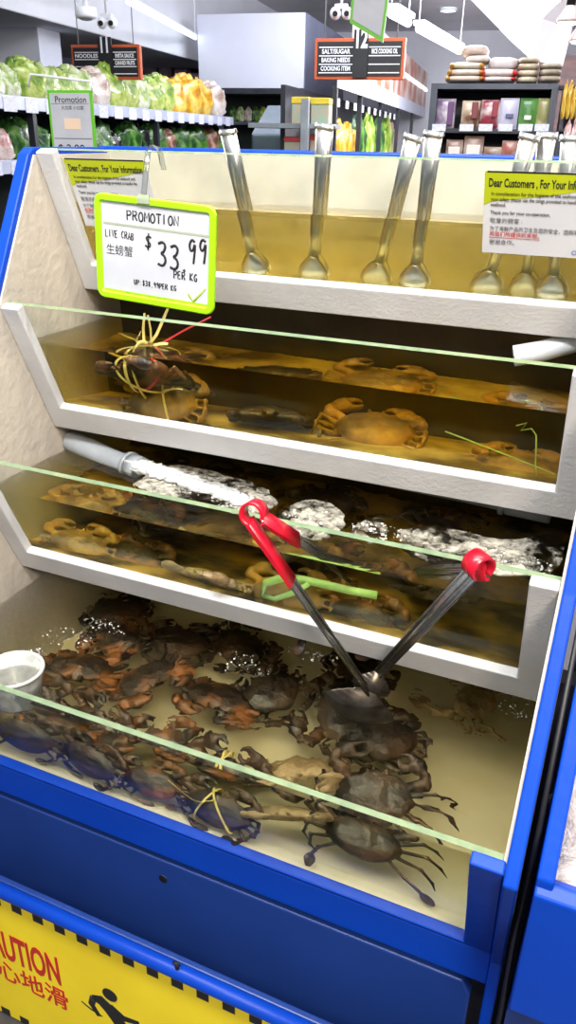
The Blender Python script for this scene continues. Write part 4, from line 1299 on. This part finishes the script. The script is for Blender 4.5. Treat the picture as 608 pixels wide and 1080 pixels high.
# tall white chiller end board with a slate side, over the open chiller
ch = bgroot('open_chiller', abz(265, 160, 8.8).x, 8.8, -0.1, 'tall white fronted chiller at the end of the produce aisle', 'chiller')
mb, a0, a1, z0, z1 = panel(209, 14, 321, 93, 8.8, 0.03, 0.004)
bgo('white_board', mb, M_board, ch)
bgo('side_board', MB().box((a1 - 0.02, 8.83, z0 - 0.02), (a1 + 0.01, 11.0, z1)), mat('slate_side', rgb(92, 98, 118), rgb(110, 116, 138), 2, 0.5), ch)
bgo('canopy', MB().box((a0, 8.8, z0 - 0.05), (a1, 9.6, z0 - 0.001)), M_shelfblack, ch)
bgo('back_wall', MB().box((a0, 9.6, -0.1), (a1, 9.65, z0)), mat('chiller_inside', rgb(52, 66, 66), rgb(36, 44, 46), 3, 0.5), ch)
bgo('side_post', MB().box((a1 - 0.06, 8.78, -0.1), (a1, 8.9, z0)), M_shelfblack, ch)
zg = abz(290, 110, 8.0).z; zg2 = abz(290, 130, 8.0).z
bgo('shelf_board', MB().box((a0, 8.9, zg - 0.16), (a1 - .06, 9.6, zg - 0.13)), M_shelfgrey, ch)
bgo('chest', MB().box((a0 + 0.8, 8.0, -0.1), (a1 + 0.05, 8.75, zg2 - 0.1), bev=0.02), mat('chest_slate', rgb(92, 108, 112), rgb(74, 90, 96), 4, 0.3), ch)
c_ = [(a0 + 0.8, 8.02, zg2 - .1), (a1 + .05, 8.02, zg2 - .1), (a1 + .05, 8.6, zg), (a0 + .8, 8.6, zg)]
bgo('glass_lid', MB().add(c_ + [(x, y + .01, z + .012) for x, y, z in c_], [(0, 1, 2, 3), (7, 6, 5, 4), (0, 4, 5, 1), (1, 5, 6, 2), (2, 6, 7, 3), (3, 7, 4, 0)]), mat('chest_glass', rgb(136, 150, 158), rgb(116, 132, 142), 3, 0.12, coat=0.6), ch)
for k in range(9):
    xx = 246 + k * 8
    colr = ['dark green', 'pale green', 'whitish', 'dark green', 'lime green', 'dark green', 'pale green', 'whitish', 'pale green'][k]
    A = abz(xx, 104, 9.2)
    put_bag(BAGM[colr, 1 + k % 3], WD(A.x, 9.2, zg - 0.13), 0.10, 0.1, 0.14, AZ, 'small %s pack inside the open chiller, %s from its left end' % (colr, ORD[k]), 'food pack', 'packs in the open chiller')

# grey post display with yellow topped boxes, right of the chiller
gs = bgroot('display_case', abz(325, 165, 6.6).x, 6.6, -0.1, 'grey posted glass display case with yellow topped boxes', 'display case')
mb, a0, a1, z0, z1 = panel(317, 104, 325, 172, 6.5, 0.05, 0.003); bgo('post', mb, M_pvc, gs)
mb, a0, a1, z0, z1 = panel(262, 130, 350, 135, 6.55, 0.4); bgo('shelf_board', mb, M_pvc, gs)
mb, a0, a1, z0, z1 = panel(262, 166, 350, 172, 6.55, 0.4); bgo('shelf_board', mb, M_pvc, gs)
bgo('base', MB().box((a0, 6.55, -0.1), (a1, 6.95, z0)), M_pvc, gs)
M_boxy = mat('box_yellow_top', rgb(222, 196, 60), rgb(206, 176, 50), 8, 0.4)
M_boxp = mat('box_printed_side', rgb(190, 160, 140), rgb(150, 176, 150), 9, 0.4)
for k, (x0, x1, y0, y1, lab) in enumerate([(308, 326, 102, 131, 'yellow topped box on the display case, left of two on its upper shelf'), (328, 347, 103, 131, 'yellow topped box on the display case, right of two on its upper shelf'),
                                       (300, 316, 144, 166, 'red lidded jar box on the lower display shelf, left of the grey post'), (327, 346, 142, 166, 'red lidded jar box on the lower display shelf, right of the grey post')]):
    bx = bgroot('food_box', abz((x0 + x1) / 2, y1, 6.75).x, 6.75, abz(320, y1, 6.75).z, lab, 'food box', 'boxes on the display case')
    ysp = y0 + (y1 - y0) * 0.25
    mb, *_r = panel(x0, ysp, x1, y1, 6.7, 0.14, 0.004); bgo('carton', mb, M_boxp, bx)
    mb, *_r = panel(x0 - .5, y0, x1 + .5, ysp, 6.69, 0.15, 0.006); bgo('lid', mb, M_boxy if k < 2 else mat('lid_red%d' % k, rgb(190, 70, 66), None, 8, 0.4), bx)

# hanging aisle signs
def aisle_sign(px, d, num, numx, left, right, label, tilt=0.0):
    r_ = bgroot('aisle_sign', abz((px[0] + px[2]) / 2, px[1], d).x, d, abz(0, px[3], d).z, label, 'aisle sign')
    mb, a0, a1, z0, z1 = panel(*px, d, 0.04, 0.004); bgo('frame', mb, M_orange, r_)
    W_, H_ = a1 - a0, z1 - z0
    bd = H_ * 0.085
    bd_o = bgo('board', MB().box((a0 + bd, d - 0.006, z0 + bd), (a1 - bd, d, z1 - bd)), M_signblk, r_)
    nx0, nx1, ny0 = numx
    mb, b0, b1, c0, c1 = panel(nx0, ny0, nx1, px[3] - 2, d - 0.02, 0.012); np_o = bgo('number_plate', mb, M_signblk, r_)
    text('number', num, H_ * .62, PM((b0 + b1) / 2, d - 0.024, c1 - H_ * .24), M_signtxt, np_o, 0.62, H_ * .02, 'CENTER')
    n = 4
    for side, words_, x0_, x1_ in ((0, left, a0 + bd * 1.6, b0 - bd * .3), (1, right, b1 + bd * .3, a1 - bd * 1.4)):
        for k in range(n):
            zz = z1 - H_ * (0.22 + 0.205 * k)
            bgo('rule', MB().box((x0_, d - 0.010, zz - H_ * .012), (x1_, d - 0.006, zz + H_ * .012)), M_signtxt, bd_o)
        for k, wd in enumerate(words_):
            zz = z1 - H_ * (0.22 + 0.205 * k + 0.105)
            text('lettering', wd, H_ * .155, PM((x0_ + x1_) / 2, d - 0.010, zz), M_signtxt, bd_o, (x1_ - x0_) / (max(6, len(wd)) * H_ * .105), H_ * .004, 'CENTER')
    ztop = 3.25
    for aa in (a0 + W_ * .1, a1 - W_ * .1):
        bgo('hanger', MB().tube([(aa, d + .02, z1 - .01), (aa, d + .02, ztop)], 0.004, 6), M_pvc, r_)
    return r_
aisle_sign((332, 40, 427, 84), 5.4, '12', (373, 388, 31), ['SALT/SUGAR', 'BAKING NEEDS', 'COOKING ITEM'], ['RICE COOKING OIL'], 'orange framed black aisle twelve sign hanging beside the white chiller board')
aisle_sign((76, 47, 148, 84), 5.9, '11', (104, 118, 39), ['NOODLES'], ['INSTA SAUCE', 'CANNED FRUITS'], 'orange framed black aisle eleven sign hanging behind the bagged greens')
# slanted green framed promo board hanging at the top
d = 3.6
ph = bgroot('hanging_promo_board', abz(390, 20, d).x, d, abz(390, 45, d).z, 'green framed white promo board hanging at a slant in front of the aisle twelve sign', 'promo board')
o4 = [abz(373, -30, d), abz(414, -30, d), abz(404, 45, d), abz(369, 24, d)]
cen = sum(o4, Vector()) / 4
def shrink(k, off): return [cen + (v - cen) * k + Vector((0, off, 0)) for v in o4]
A = shrink(1.0, 0); Bq = shrink(1.0, 0.012)
bgo('frame', MB().add(A + Bq, [(0, 1, 2, 3), (7, 6, 5, 4), (0, 4, 5, 1), (1, 5, 6, 2), (2, 6, 7, 3), (3, 7, 4, 0)]), M_green, ph)
A = shrink(0.84, -0.003); Bq = shrink(0.84, -0.0005)
bgo('sheet', MB().add(A + Bq, [(0, 1, 2, 3), (7, 6, 5, 4), (0, 4, 5, 1), (1, 5, 6, 2), (2, 6, 7, 3), (3, 7, 4, 0)]), M_paper, ph)
bgo('hanger', MB().tube([cen + Vector((0, .006, .08)), (cen.x, d + .006, 3.3)], 0.004, 6), M_pvc, ph)

# cameras on the ceiling
def cctv(x, y, d, r, label, dome):
    P = abz(x, y, d)
    rt = bgroot('security_camera', P.x, P.y, P.z, label, 'security camera')
    if dome:
        bgo('housing', MB().lathe([(0.0, r * .75), (r * .98, r * .75), (r, r * .1), (r * .9, -r * .1), (0.0, -r * .1)], 28, P), M_signtxt, rt)
        bgo('stem', MB().tube([P + Vector((0, 0, r * .7)), Vector((P.x, P.y, 3.3))], r * .22, 12), M_signtxt, rt)
        bgo('lens', MB().lathe([(r * .7, -r * .11), (r * .5, -r * .25), (0.0, -r * .32)], 24, P), M_pvc, rt)
    else:
        for s_ in (-1, 1):
            c = P + Vector((s_ * r * .8, 0, 0))
            bgo('head', MB().blob(c, (r * .75, r * .75, r * .8), 3), M_signtxt, rt)
            bgo('lens', MB().tube([c + Vector((r * .1, -r * .60, -r * .1)), c + Vector((r * .1, -r * .85, -r * .15))], r * .35, 14), M_ink, rt)
        bgo('mount', MB().box(P + Vector((-r * .9, -r * .3, r * .5)), P + Vector((r * .9, r * .4, r * 1.1)), bev=r * .1), M_signtxt, rt)
        bgo('stem', MB().tube([P + Vector((0, 0, r)), Vector((P.x, P.y, 3.3))], r * .2, 10), M_signtxt, rt)
cctv(91, 18, 4.9, 0.062, 'white round dome camera above the aisle eleven sign', True)
cctv(113, 24, 5.6, 0.045, 'white twin lens camera right of the round dome camera', False)
cctv(360, 14, 5.6, 0.045, 'white twin lens camera above the aisle twelve sign', False)

# wall shelves far left under the bulkhead
ws = bgroot('wall_shelf', abz(160, 80, 9.6).x, 9.6, -0.1, 'dark wall shelf under the white bulkhead behind the bagged greens', 'shelf')
aw0, aw1 = abz(100, 70, 10.2).x, abz(209, 70, 10.2).x
bgo('back_panel', MB().box((aw0 - 1.0, 10.4, -0.1), (aw1 + .1, 10.5, abz(160, 40, 10.2).z)), mat('wall_shelf_purple', rgb(62, 46, 58), rgb(48, 36, 46), 3, 0.6), ws)
for yy in (85, 108):
    mb, *_r = panel(78, yy, 214, yy + 3, 10.0, 0.4); bgo('shelf_board', mb, M_shelfblack, ws)
for k, (x, y0) in enumerate([(152, 66), (168, 70), (184, 73), (198, 77)]):
    mb, *_r = panel(x, y0, x + 13, 85, 10.05, 0.15, 0.006)
    o = bgo('carton', mb, mat('carton_tone%d' % k, rgb(172 - 20 * (k == 1), 150 - 40 * (k == 1), 176 - 40 * (k == 1)), rgb(206, 196, 214), 7, 0.5))
    tag(o, '%s carton from the left on the dark wall shelf behind the bags' % ORD[k], 'carton', 'cartons on the wall shelf')

# light fittings
def tube_light(x0, y0, d0, x1, y1, d1, label, r=0.028):
    A, Bp = abz(x0, y0, d0), abz(x1, y1, d1)
    rt = bgroot('tube_light', (A.x + Bp.x) / 2, (A.y + Bp.y) / 2, A.z, label, 'tube light', 'ceiling tube lights')
    bgo('tube', MB().tube([A, Bp], r, 12), M_tube, rt)
    U_ = Vector((0, 0, r * 1.4))
    for T_ in (A, Bp):
        bgo('hanger', MB().tube([T_ + U_, (T_.x, T_.y, 3.3)], 0.006, 6), M_signtxt, rt)
    bgo('batten', MB().ribbon([A + U_, Bp + U_], (r * 3.2, 0, 0), r * 1.2), M_signtxt, rt)
tube_light(135, 2, 6.0, 206, 40, 8.8, 'long glowing tube along the white bulkhead at upper left', 0.016)
tube_light(413, 14, 7.6, 431, 24, 8.3, 'short glowing tube nearest the hanging promo board', 0.035)
tube_light(442, 30, 8.8, 485, 54, 10.6, 'glowing tube running toward the rice stack at upper right', 0.035)
for k, (x, y, d, lab) in enumerate([(473, 12, 8.0, 'round ceiling downlight nearest the top, left of the boxed beam'), (511, 40, 10.4, 'round ceiling downlight just above the rice stack'), (420, 19, 8.8, 'small ceiling downlight beside the glowing tube')]):
    r_ = ray(x, y); P = abz(x, y, (3.215 - CAM.z) / r_.z * r_.dot(BV))
    rt = bgroot('downlight', P.x, P.y, P.z, lab, 'downlight', 'ceiling downlights')
    bgo('trim_ring', MB().lathe([(0.10, 0.0), (0.125, 0.0), (0.125, 0.03), (0.10, 0.03), (0.10, 0.0)], 28, P), M_signtxt, rt)
    bgo('diffuser', MB().lathe([(0.0, 0.006), (0.10, 0.006), (0.10, 0.02), (0.0, 0.02)], 28, P), M_coolglow, rt)
for k, (x, y, d, lab, s_) in enumerate([(580, 2, 4.6, 'caged warm pendant bulb above the boxed beam end', 1.0), (600, 24, 4.6, 'warm pendant bulb under a black socket at upper right', 1.0), (611, 44, 4.8, 'warm pendant bulb cut by the right photo edge', .9)]):
    P = abz(x, y, d)
    rt = bgroot('pendant_bulb', P.x, P.y, P.z, lab, 'pendant bulb', 'warm pendant bulbs')
    bgo('reflector', MB().lathe([(0.018 * s_, 0.075), (0.030 * s_, 0.055), (0.056 * s_, 0.012), (0.058 * s_, 0.0), (0.054 * s_, 0.002), (0.03 * s_, 0.04), (0.016 * s_, 0.07)], 28, P), mat('bulb_shell%d' % k, rgb(214, 196, 196), None, 9, 0.25, trans=0.4), rt)
    bgo('bulb_face', MB().lathe([(0.0, -0.012), (0.035 * s_, -0.008), (0.053 * s_, 0.003), (0.0, 0.006)], 28, P), M_warmglow, rt)
    bgo('socket', MB().tube([P + Vector((0, 0, .07)), P + Vector((0, 0, .16))], 0.022 * s_, 16), M_black, rt)
    bgo('cord', MB().tube([P + Vector((0, 0, .15)), P + Vector((0, 0, 1.2))], 0.004, 6), M_black, rt)

# aisle twelve shelving with its lit picture canopy
Ac = abz(352, 88, 6.8).x
cn = bgroot('canopied_shelf', Ac - 0.3, 9.0, -0.1, 'aisle twelve shelf with an orange picture canopy over hanging packs', 'shelf')
zc0 = abz(352, 88, 6.8).z
def bslab(a, b0, z0, b1, z1, th=0.05): return MB().box((a - th, b0, z0), (a, b1, z1))
bgo('canopy', bslab(Ac, 8.0, zc0, 14.8, zc0 + 0.62, 0.08), mat('canopy_pictures', rgb(196, 116, 84), rgb(236, 214, 206), 2.2, 0.4, detail=6, lo=0.42, hi=0.6), cn)
bgo('canopy_strip', bslab(Ac + 0.012, 6.95, zc0 - 0.02, 14.8, zc0 + 0.12, 0.012), M_board, cn)
bgo('canopy_strip', bslab(Ac + 0.012, 8.0, zc0 + 0.36, 14.8, zc0 + 0.40, 0.012), M_tube, cn)
bgo('back_panel', bslab(Ac - 0.42, 6.95, -0.1, 14.8, zc0, 0.04), M_shelfblack, cn)
for zz in (0.45, 0.95, 1.34):
    bgo('shelf_board', MB().box((Ac - 0.42, 6.95, zz), (Ac - 0.02, 14.8, zz + 0.025)), M_shelfblack, cn)
for bb in (6.96, 8.2, 9.6, 11.2, 13.0):
    bgo('upright', MB().box((Ac - 0.04, bb, -0.1), (Ac, bb + 0.05, zc0)), M_shelfblack, cn)
for k in range(10):
    bb = 7.05 + k * 0.42
    bgo('price_tag', MB().box((Ac - 0.02, bb, zc0 - 0.15), (Ac - 0.012, bb + 0.12, zc0 - 0.09)), M_tag, cn)
    bgo('price_tag', MB().box((Ac - 0.02, bb, 1.335), (Ac - 0.012, bb + 0.12, 1.375)), M_tag, cn)
packs = [(360, 'yellow', 50), (369, 'yellow', 46), (380, 'dark green', 52), (390, 'lime green', 50), (400, 'dark green', 48), (410, 'lime green', 46), (420, 'brown', 34), (429, 'pink and white', 34), (438, 'pink and white', 38)]
cnt = {}
for k, (x, col, hp_) in enumerate(packs):
    d, _ = on_a(x, 140, Ac - 0.10)
    d = min(d, 11.6)
    s = min(hp_ / 915.0 * d * .92, zc0 - 1.37 - 0.14)
    c = cnt.get(col, 0); cnt[col] = c + 1
    put_bag(BAGM[col, 1 + k % 3], WD(Ac - 0.13, d, 1.366), 0.42, 0.18, s, AZ + math.radians(80), '%s pack on the aisle twelve shelf, %s of that colour from the left' % (col, ORD[c]), 'food pack', 'packs on the aisle twelve shelf')

# black shelf of packets facing the viewer
d = 5.6
bs = bgroot('packet_shelf', abz(520, 160, d).x, d, -0.1, 'black steel shelf of upright packets below the rice stack', 'shelf')
_, a0, a1, _, zt = panel(455, 88, 590, 100, d, 0.02)
zb1 = abz(520, 136, d).z; zb2 = abz(520, 167, d).z
bgo('top_board', MB().box((a0, d, zt - 0.03), (a1, d + 0.45, zt)), M_shelfgrey, bs)
bgo('back_panel', MB().box((a0, d + 0.43, -0.1), (a1, d + 0.45, zt)), M_shelfblack, bs)
for aa in (a0, a1 - 0.04):
    bgo('side_post', MB().box((aa, d, -0.1), (aa + 0.04, d + 0.43, zt - 0.03)), M_shelfgrey, bs)
for zz in (zb1, zb2, 0.8, 0.3):
    bgo('shelf_board', MB().box((a0 + 0.04, d + 0.005, zz - 0.025), (a1 - 0.04, d + 0.43, zz)), M_shelfblack, bs)
for x in (456, 485, 505, 526, 547, 564):
    p0 = abz(x, 136, d)
    bgo('price_tag', MB().box((p0.x, d - 0.004, p0.z - .012), (p0.x + 0.085, d + 0.004, p0.z + .028)), M_tag, bs)
def packet(x0, x1, y0, y1, col, col2, lab, zf, th=0.07, accent=None):
    a0_, a1_ = abz(x0, 120, d + .03).x, abz(x1, 120, d + .03).x
    h_ = abz(520, y0, d + .03).z - abz(520, y1, d + .03).z
    rt = bgroot('packet', (a0_ + a1_) / 2, d + .06, zf, lab, 'packet', 'packets on the black shelf')
    mb = MB()
    n = 10; W_ = (a1_ - a0_)
    vs = []
    for j in range(n + 1):
        v = j / n
        bulge = th * (0.15 + 0.85 * math.sin(math.pi * min(1, max(0, v))) ** 0.5) / 2
        for i in range(n + 1):
            u = i / n * 2 - 1
            vs.append((a0_ + W_ * i / n, d + .06 - bulge * (1 - u * u * .8), zf + h_ * v))
    for j in range(n + 1):
        v = j / n
        bulge = th * (0.15 + 0.85 * math.sin(math.pi * v) ** 0.5) / 2
        for i in range(n + 1):
            u = i / n * 2 - 1
            vs.append((a0_ + W_ * i / n, d + .06 + bulge * (1 - u * u * .8), zf + h_ * v))
    m_ = n + 1; o_ = m_ * m_
    fs = []
    for j in range(n):
        for i in range(n):
            fs.append((j * m_ + i, j * m_ + i + 1, (j + 1) * m_ + i + 1, (j + 1) * m_ + i)); fs.append((o_ + (j + 1) * m_ + i, o_ + (j + 1) * m_ + i + 1, o_ + j * m_ + i + 1, o_ + j * m_ + i))
    for i in range(n):
        for (p, q) in ((i, i + 1), (n * m_ + i + 1, n * m_ + i), ((i + 1) * m_, i * m_), (i * m_ + n, (i + 1) * m_ + n)):
            fs.append((q, p, o_ + p, o_ + q))
    mb.add(vs, fs)
    bgo('pouch', mb, mat('pouch_print_' + str(x0) + '_' + str(y0), col, col2, 9, 0.28, coat=0.6, lo=.42, hi=.58), rt)
    if accent:
        u0, u1, v0, v1, ac = accent
        bgo('label', MB().box((a0_ + W_ * u0, d + .06 - th * .58, zf + h_ * v0), (a0_ + W_ * u1, d + .06 - th * .40, zf + h_ * v1), bev=0.004), mat('pouch_label_%d_%d' % (x0, y0), ac, None, 9, 0.4), rt)
U1 = 'on the upper row of the black packet shelf'
packet(460, 480, 103, 135, rgb(206, 196, 206), rgb(110, 74, 118), 'purple and white packet at the left end of the upper black shelf row', zb1, accent=(.62, .92, .1, .9, rgb(96, 60, 104)))
packet(487, 506, 105, 135, rgb(120, 84, 62), rgb(206, 186, 160), 'brown rice packet, second ' + U1, zb1, accent=(.55, .9, .35, .95, rgb(120, 50, 60)))
packet(507, 527, 104, 135, rgb(224, 210, 206), rgb(150, 56, 70), 'red and white packet, third ' + U1, zb1, accent=(.6, .92, .4, .95, rgb(140, 40, 56)))
packet(527, 547, 102, 135, rgb(208, 206, 226), rgb(194, 190, 216), 'pale lilac packet, fourth ' + U1, zb1, accent=(.35, .75, .35, .5, rgb(80, 86, 120)))
packet(548, 567, 102, 135, rgb(74, 126, 62), rgb(96, 150, 74), 'green packet with a white bowl, fifth ' + U1, zb1, accent=(.3, .7, .3, .45, rgb(226, 226, 220)))
packet(567, 582, 102, 135, rgb(206, 196, 150), rgb(150, 146, 96), 'beige packet at the right end of the upper black shelf row', zb1)
U2 = 'on the lower row of the black packet shelf'
for k, (x0, x1, y0, c1, c2_, lab, ac) in enumerate([(474, 492, 148, rgb(160, 130, 116), rgb(206, 190, 176), 'tan packet with round white label, first ', (.15, .85, .15, .6, rgb(232, 222, 214))),
        (493, 514, 144, rgb(166, 136, 122), rgb(200, 182, 170), 'tall tan packet with round label, second ', (.15, .85, .15, .6, rgb(232, 222, 214))),
        (515, 534, 155, rgb(196, 176, 160), rgb(150, 120, 100), 'short beige packet, third ', None), (534, 552, 148, rgb(176, 110, 96), rgb(226, 206, 196), 'red and cream packet, fourth ', None),
        (556, 574, 146, rgb(120, 90, 84), rgb(196, 170, 160), 'brown packet behind the tongs, fifth ', None)]):
    packet(x0, x1, y0, 167, c1, c2_, lab + U2, zb2, accent=ac)

# rice sacks piled on the black shelf
def sack(x0, x1, y0, y1, dd, c1, c2_, lab, ends=None):
    a0_, a1_ = abz(x0, 75, dd).x, abz(x1, 75, dd).x
    zl_, zh_ = abz(530, y1, dd).z, abz(530, y0, dd).z
    rt = bgroot('rice_sack', (a0_ + a1_) / 2, dd, zl_, lab, 'rice sack', 'rice sacks on the black shelf')
    t = bmesh.new(); bmesh.ops.create_uvsphere(t, u_segments=28, v_segments=16, radius=1)
    cx, cz = (a0_ + a1_) / 2, (zl_ + zh_) / 2
    rx, rz_ = (a1_ - a0_) / 2, (zh_ - zl_) / 2
    for v in t.verts:
        dd_ = v.co.normalized()
        sx, sy, sz = [math.copysign(abs(c) ** 0.55, c) for c in dd_]
        nse = 1 + 0.06 * noise.noise(dd_ * 3 + Vector((x0, y0, 0)))
        v.co = Vector((cx + sx * rx * nse, dd + .16 + sy * .16, cz + sz * rz_ * 1.12 * (1 - 0.12 * abs(dd_.x) ** 3) * nse))
    for f in t.faces: f.smooth = True
    mb = MB(); mb.merge(t)
    bgo('sack_body', mb, mat('sack_weave_%d_%d' % (x0, y0), c1, c2_, 12, 0.45, bump=0.4, bscale=20), rt)
    if ends:
        for e, xx in ((-1, a0_), (1, a1_)):
            bgo('sack_end', MB().blob((xx - e * rx * .14, dd + .13, cz), (rx * .20, .150, rz_ * 1.0), 2, .2, 4, x0), mat('sack_end_%d_%d_%d' % (x0, y0, e), ends, None, 8, 0.45), rt)
sack(470, 512, 79, 86, d + .02, rgb(216, 206, 196), rgb(196, 180, 160), 'ochre ended white rice sack at the bottom left of the pile', rgb(196, 150, 56))
sack(472, 511, 72, 79, d + .02, rgb(222, 214, 206), rgb(200, 184, 160), 'ochre ended white rice sack, second layer at the left', rgb(200, 150, 50))
sack(474, 510, 65, 72, d + .02, rgb(222, 216, 206), rgb(206, 190, 160), 'ochre ended white rice sack, third layer at the left', rgb(196, 144, 50))
sack(484, 513, 47, 58, d + .14, rgb(190, 174, 160), rgb(170, 150, 140), 'tan paper sack at the very top of the rice pile', None)
sack(490, 516, 58, 65, d + .06, rgb(206, 196, 190), rgb(186, 170, 160), 'plain pale sack under the tan top sack', None)
sack(508, 545, 80, 86, d + .02, rgb(226, 216, 210), rgb(210, 190, 186), 'red ended rice sack at the bottom centre of the pile', rgb(206, 56, 52))
sack(507, 546, 72, 80, d + .02, rgb(228, 220, 214), rgb(212, 196, 190), 'red ended rice sack, second layer at the centre', rgb(210, 54, 50))
sack(514, 546, 60, 72, d + .05, rgb(206, 200, 200), rgb(186, 176, 176), 'pale grey sack lying over the red ended ones', None)
for k, (y0, y1) in enumerate([(80, 87), (73, 80), (66, 73), (60, 66)]):
    sack(546, 569, y0, y1, d + .02, rgb(204, 190, 166), rgb(170, 154, 128), 'beige rice sack, %s from the bottom in the stack right of the red ends' % ORD[k], None)
for k, (y0, y1) in enumerate([(79, 86), (72, 79), (66, 72)]):
    sack(570, 594, y0, y1, d + .02, rgb(196, 184, 166), rgb(160, 146, 124), 'beige rice sack, %s from the bottom in the rightmost stack' % ORD[k], None)

# hanging yellow packs and pink packs right of the black shelf
hr = bgroot('hook_rack', abz(602, 95, 5.5).x, 5.5, abz(602, 94, 5.5).z, 'dark hook rail holding yellow packs right of the black shelf', 'rack')
mb, *_r = panel(590, 90, 640, 95, 5.5, 0.05, 0.004); bgo('hook_rail', mb, M_black, hr)
mb, *_r = panel(590, 90, 594, 180, 5.6, 0.05); bgo('upright', mb, M_shelfgrey, hr)
mb, *_r = panel(590, 168, 640, 171, 5.4, 0.3); bgo('shelf_board', mb, M_shelfblack, hr)
mb, *_r = panel(590, 136, 640, 139, 5.5, 0.2); bgo('shelf_board', mb, M_shelfblack, hr)
bgo('back_panel', MB().box((_r[0], 5.72, -0.1), (_r[1], 5.76, abz(602, 90, 5.7).z)), mat('rack_back', rgb(74, 44, 50), rgb(50, 34, 40), 4, 0.6), hr)
for k, x in enumerate((591, 596, 601, 606)):
    P = abz(x + 2, 126, 5.48)
    o = put_bag(BAGM['yellow', 1 + k % 3], WD(P.x, 5.48, P.z), 0.030, 0.05, 0.19, AZ, 'slim yellow pack on the hook rail, %s from the left' % ORD[k], 'food pack', 'yellow packs on the hook rail')
for k, x in enumerate((593, 599, 605)):
    P = abz(x + 2, 168, 5.46)
    o = put_bag(BAGM['pink and white', 1 + k % 3], WD(P.x, 5.46, P.z), 0.045, 0.06, 0.2, AZ, 'pink and white pack under the yellow ones, %s from the left' % ORD[k], 'food pack', 'pink packs under the hook rail')

# ------------------------------------------------------------------ neighbouring blue tank on the right
nb = empty('ice_counter', (0.4, 0.4, -0.1), 'blue counter heaped with pale ice, right of the crab tank', 'counter')
nprof = [(0.125, -0.1), (0.125, 0.44), (0.005, 0.80), (0.005, 0.83), (0.215, 1.100), (0.346, 1.30), (BACK, 1.30), (BACK, -0.1)]
MB().prism(nprof, 'X', 0.036, 0.056, 0, 0.003).build('side_panel', M_blue, nb)
MB().prism([(-0.004, 0.60), (-0.004, 0.812), (0.012, 0.822), (0.03, 0.812), (0.10, 0.45), (0.118, 0.45)], 'X', 0.036, 0.95, 0, 0.003).build('front_rail', M_blue, nb)
MB().box((0.036, 0.112, -0.1), (0.95, BACK, 0.60)).build('cabinet_body', M_blue2, nb)
ice = MB()
n1, n2 = 44, 44
vs = []
for j in range(n2 + 1):
    for i in range(n1 + 1):
        x = 0.0565 + 0.884 * i / n1; y = 0.035 + 0.66 * j / n2
        z = 0.80 + 0.22 * (j / n2) + 0.020 * noise.noise(Vector((x * 28, y * 28, 1))) + 0.012 * noise.noise(Vector((x * 70, y * 70, 4)))
        vs.append((x, y, z))
base = len(vs)
fs = [(j * (n1 + 1) + i, j * (n1 + 1) + i + 1, (j + 1) * (n1 + 1) + i + 1, (j + 1) * (n1 + 1) + i) for j in range(n2) for i in range(n1)]
ice.add(vs, fs)
for f in ice.bm.faces: f.smooth = True
ib = ice.build('ice_heap', M_ice)
tag(ib, 'pale pebbly ice heaped on the blue counter at the right edge', 'ice', None, 'stuff')
md = ib.modifiers.new('s', 'SOLIDIFY'); md.thickness = 0.06; md.offset = -1
hz_ = MB().tube([(0.027, 0.10, 0.20), (0.028, 0.095, 0.45), (0.026, 0.05, 0.66), (0.028, 0.05, 0.86), (0.027, 0.22, 1.12)], 0.0035, 10).build('rubber_hose', M_black)
tag(hz_, 'thin black rubber hose in the gap between the crab tank and blue counter', 'hose')
gp_ = MB().box((0.0185, 0.16, -0.1), (0.0355, 0.19, 1.0)).build('gap_shade', M_dark)  # dark box painted in for the shade between the two units
tag(gp_, 'dark strip standing in for the shade in the gap between the crab tank and blue counter', 'shade strip')
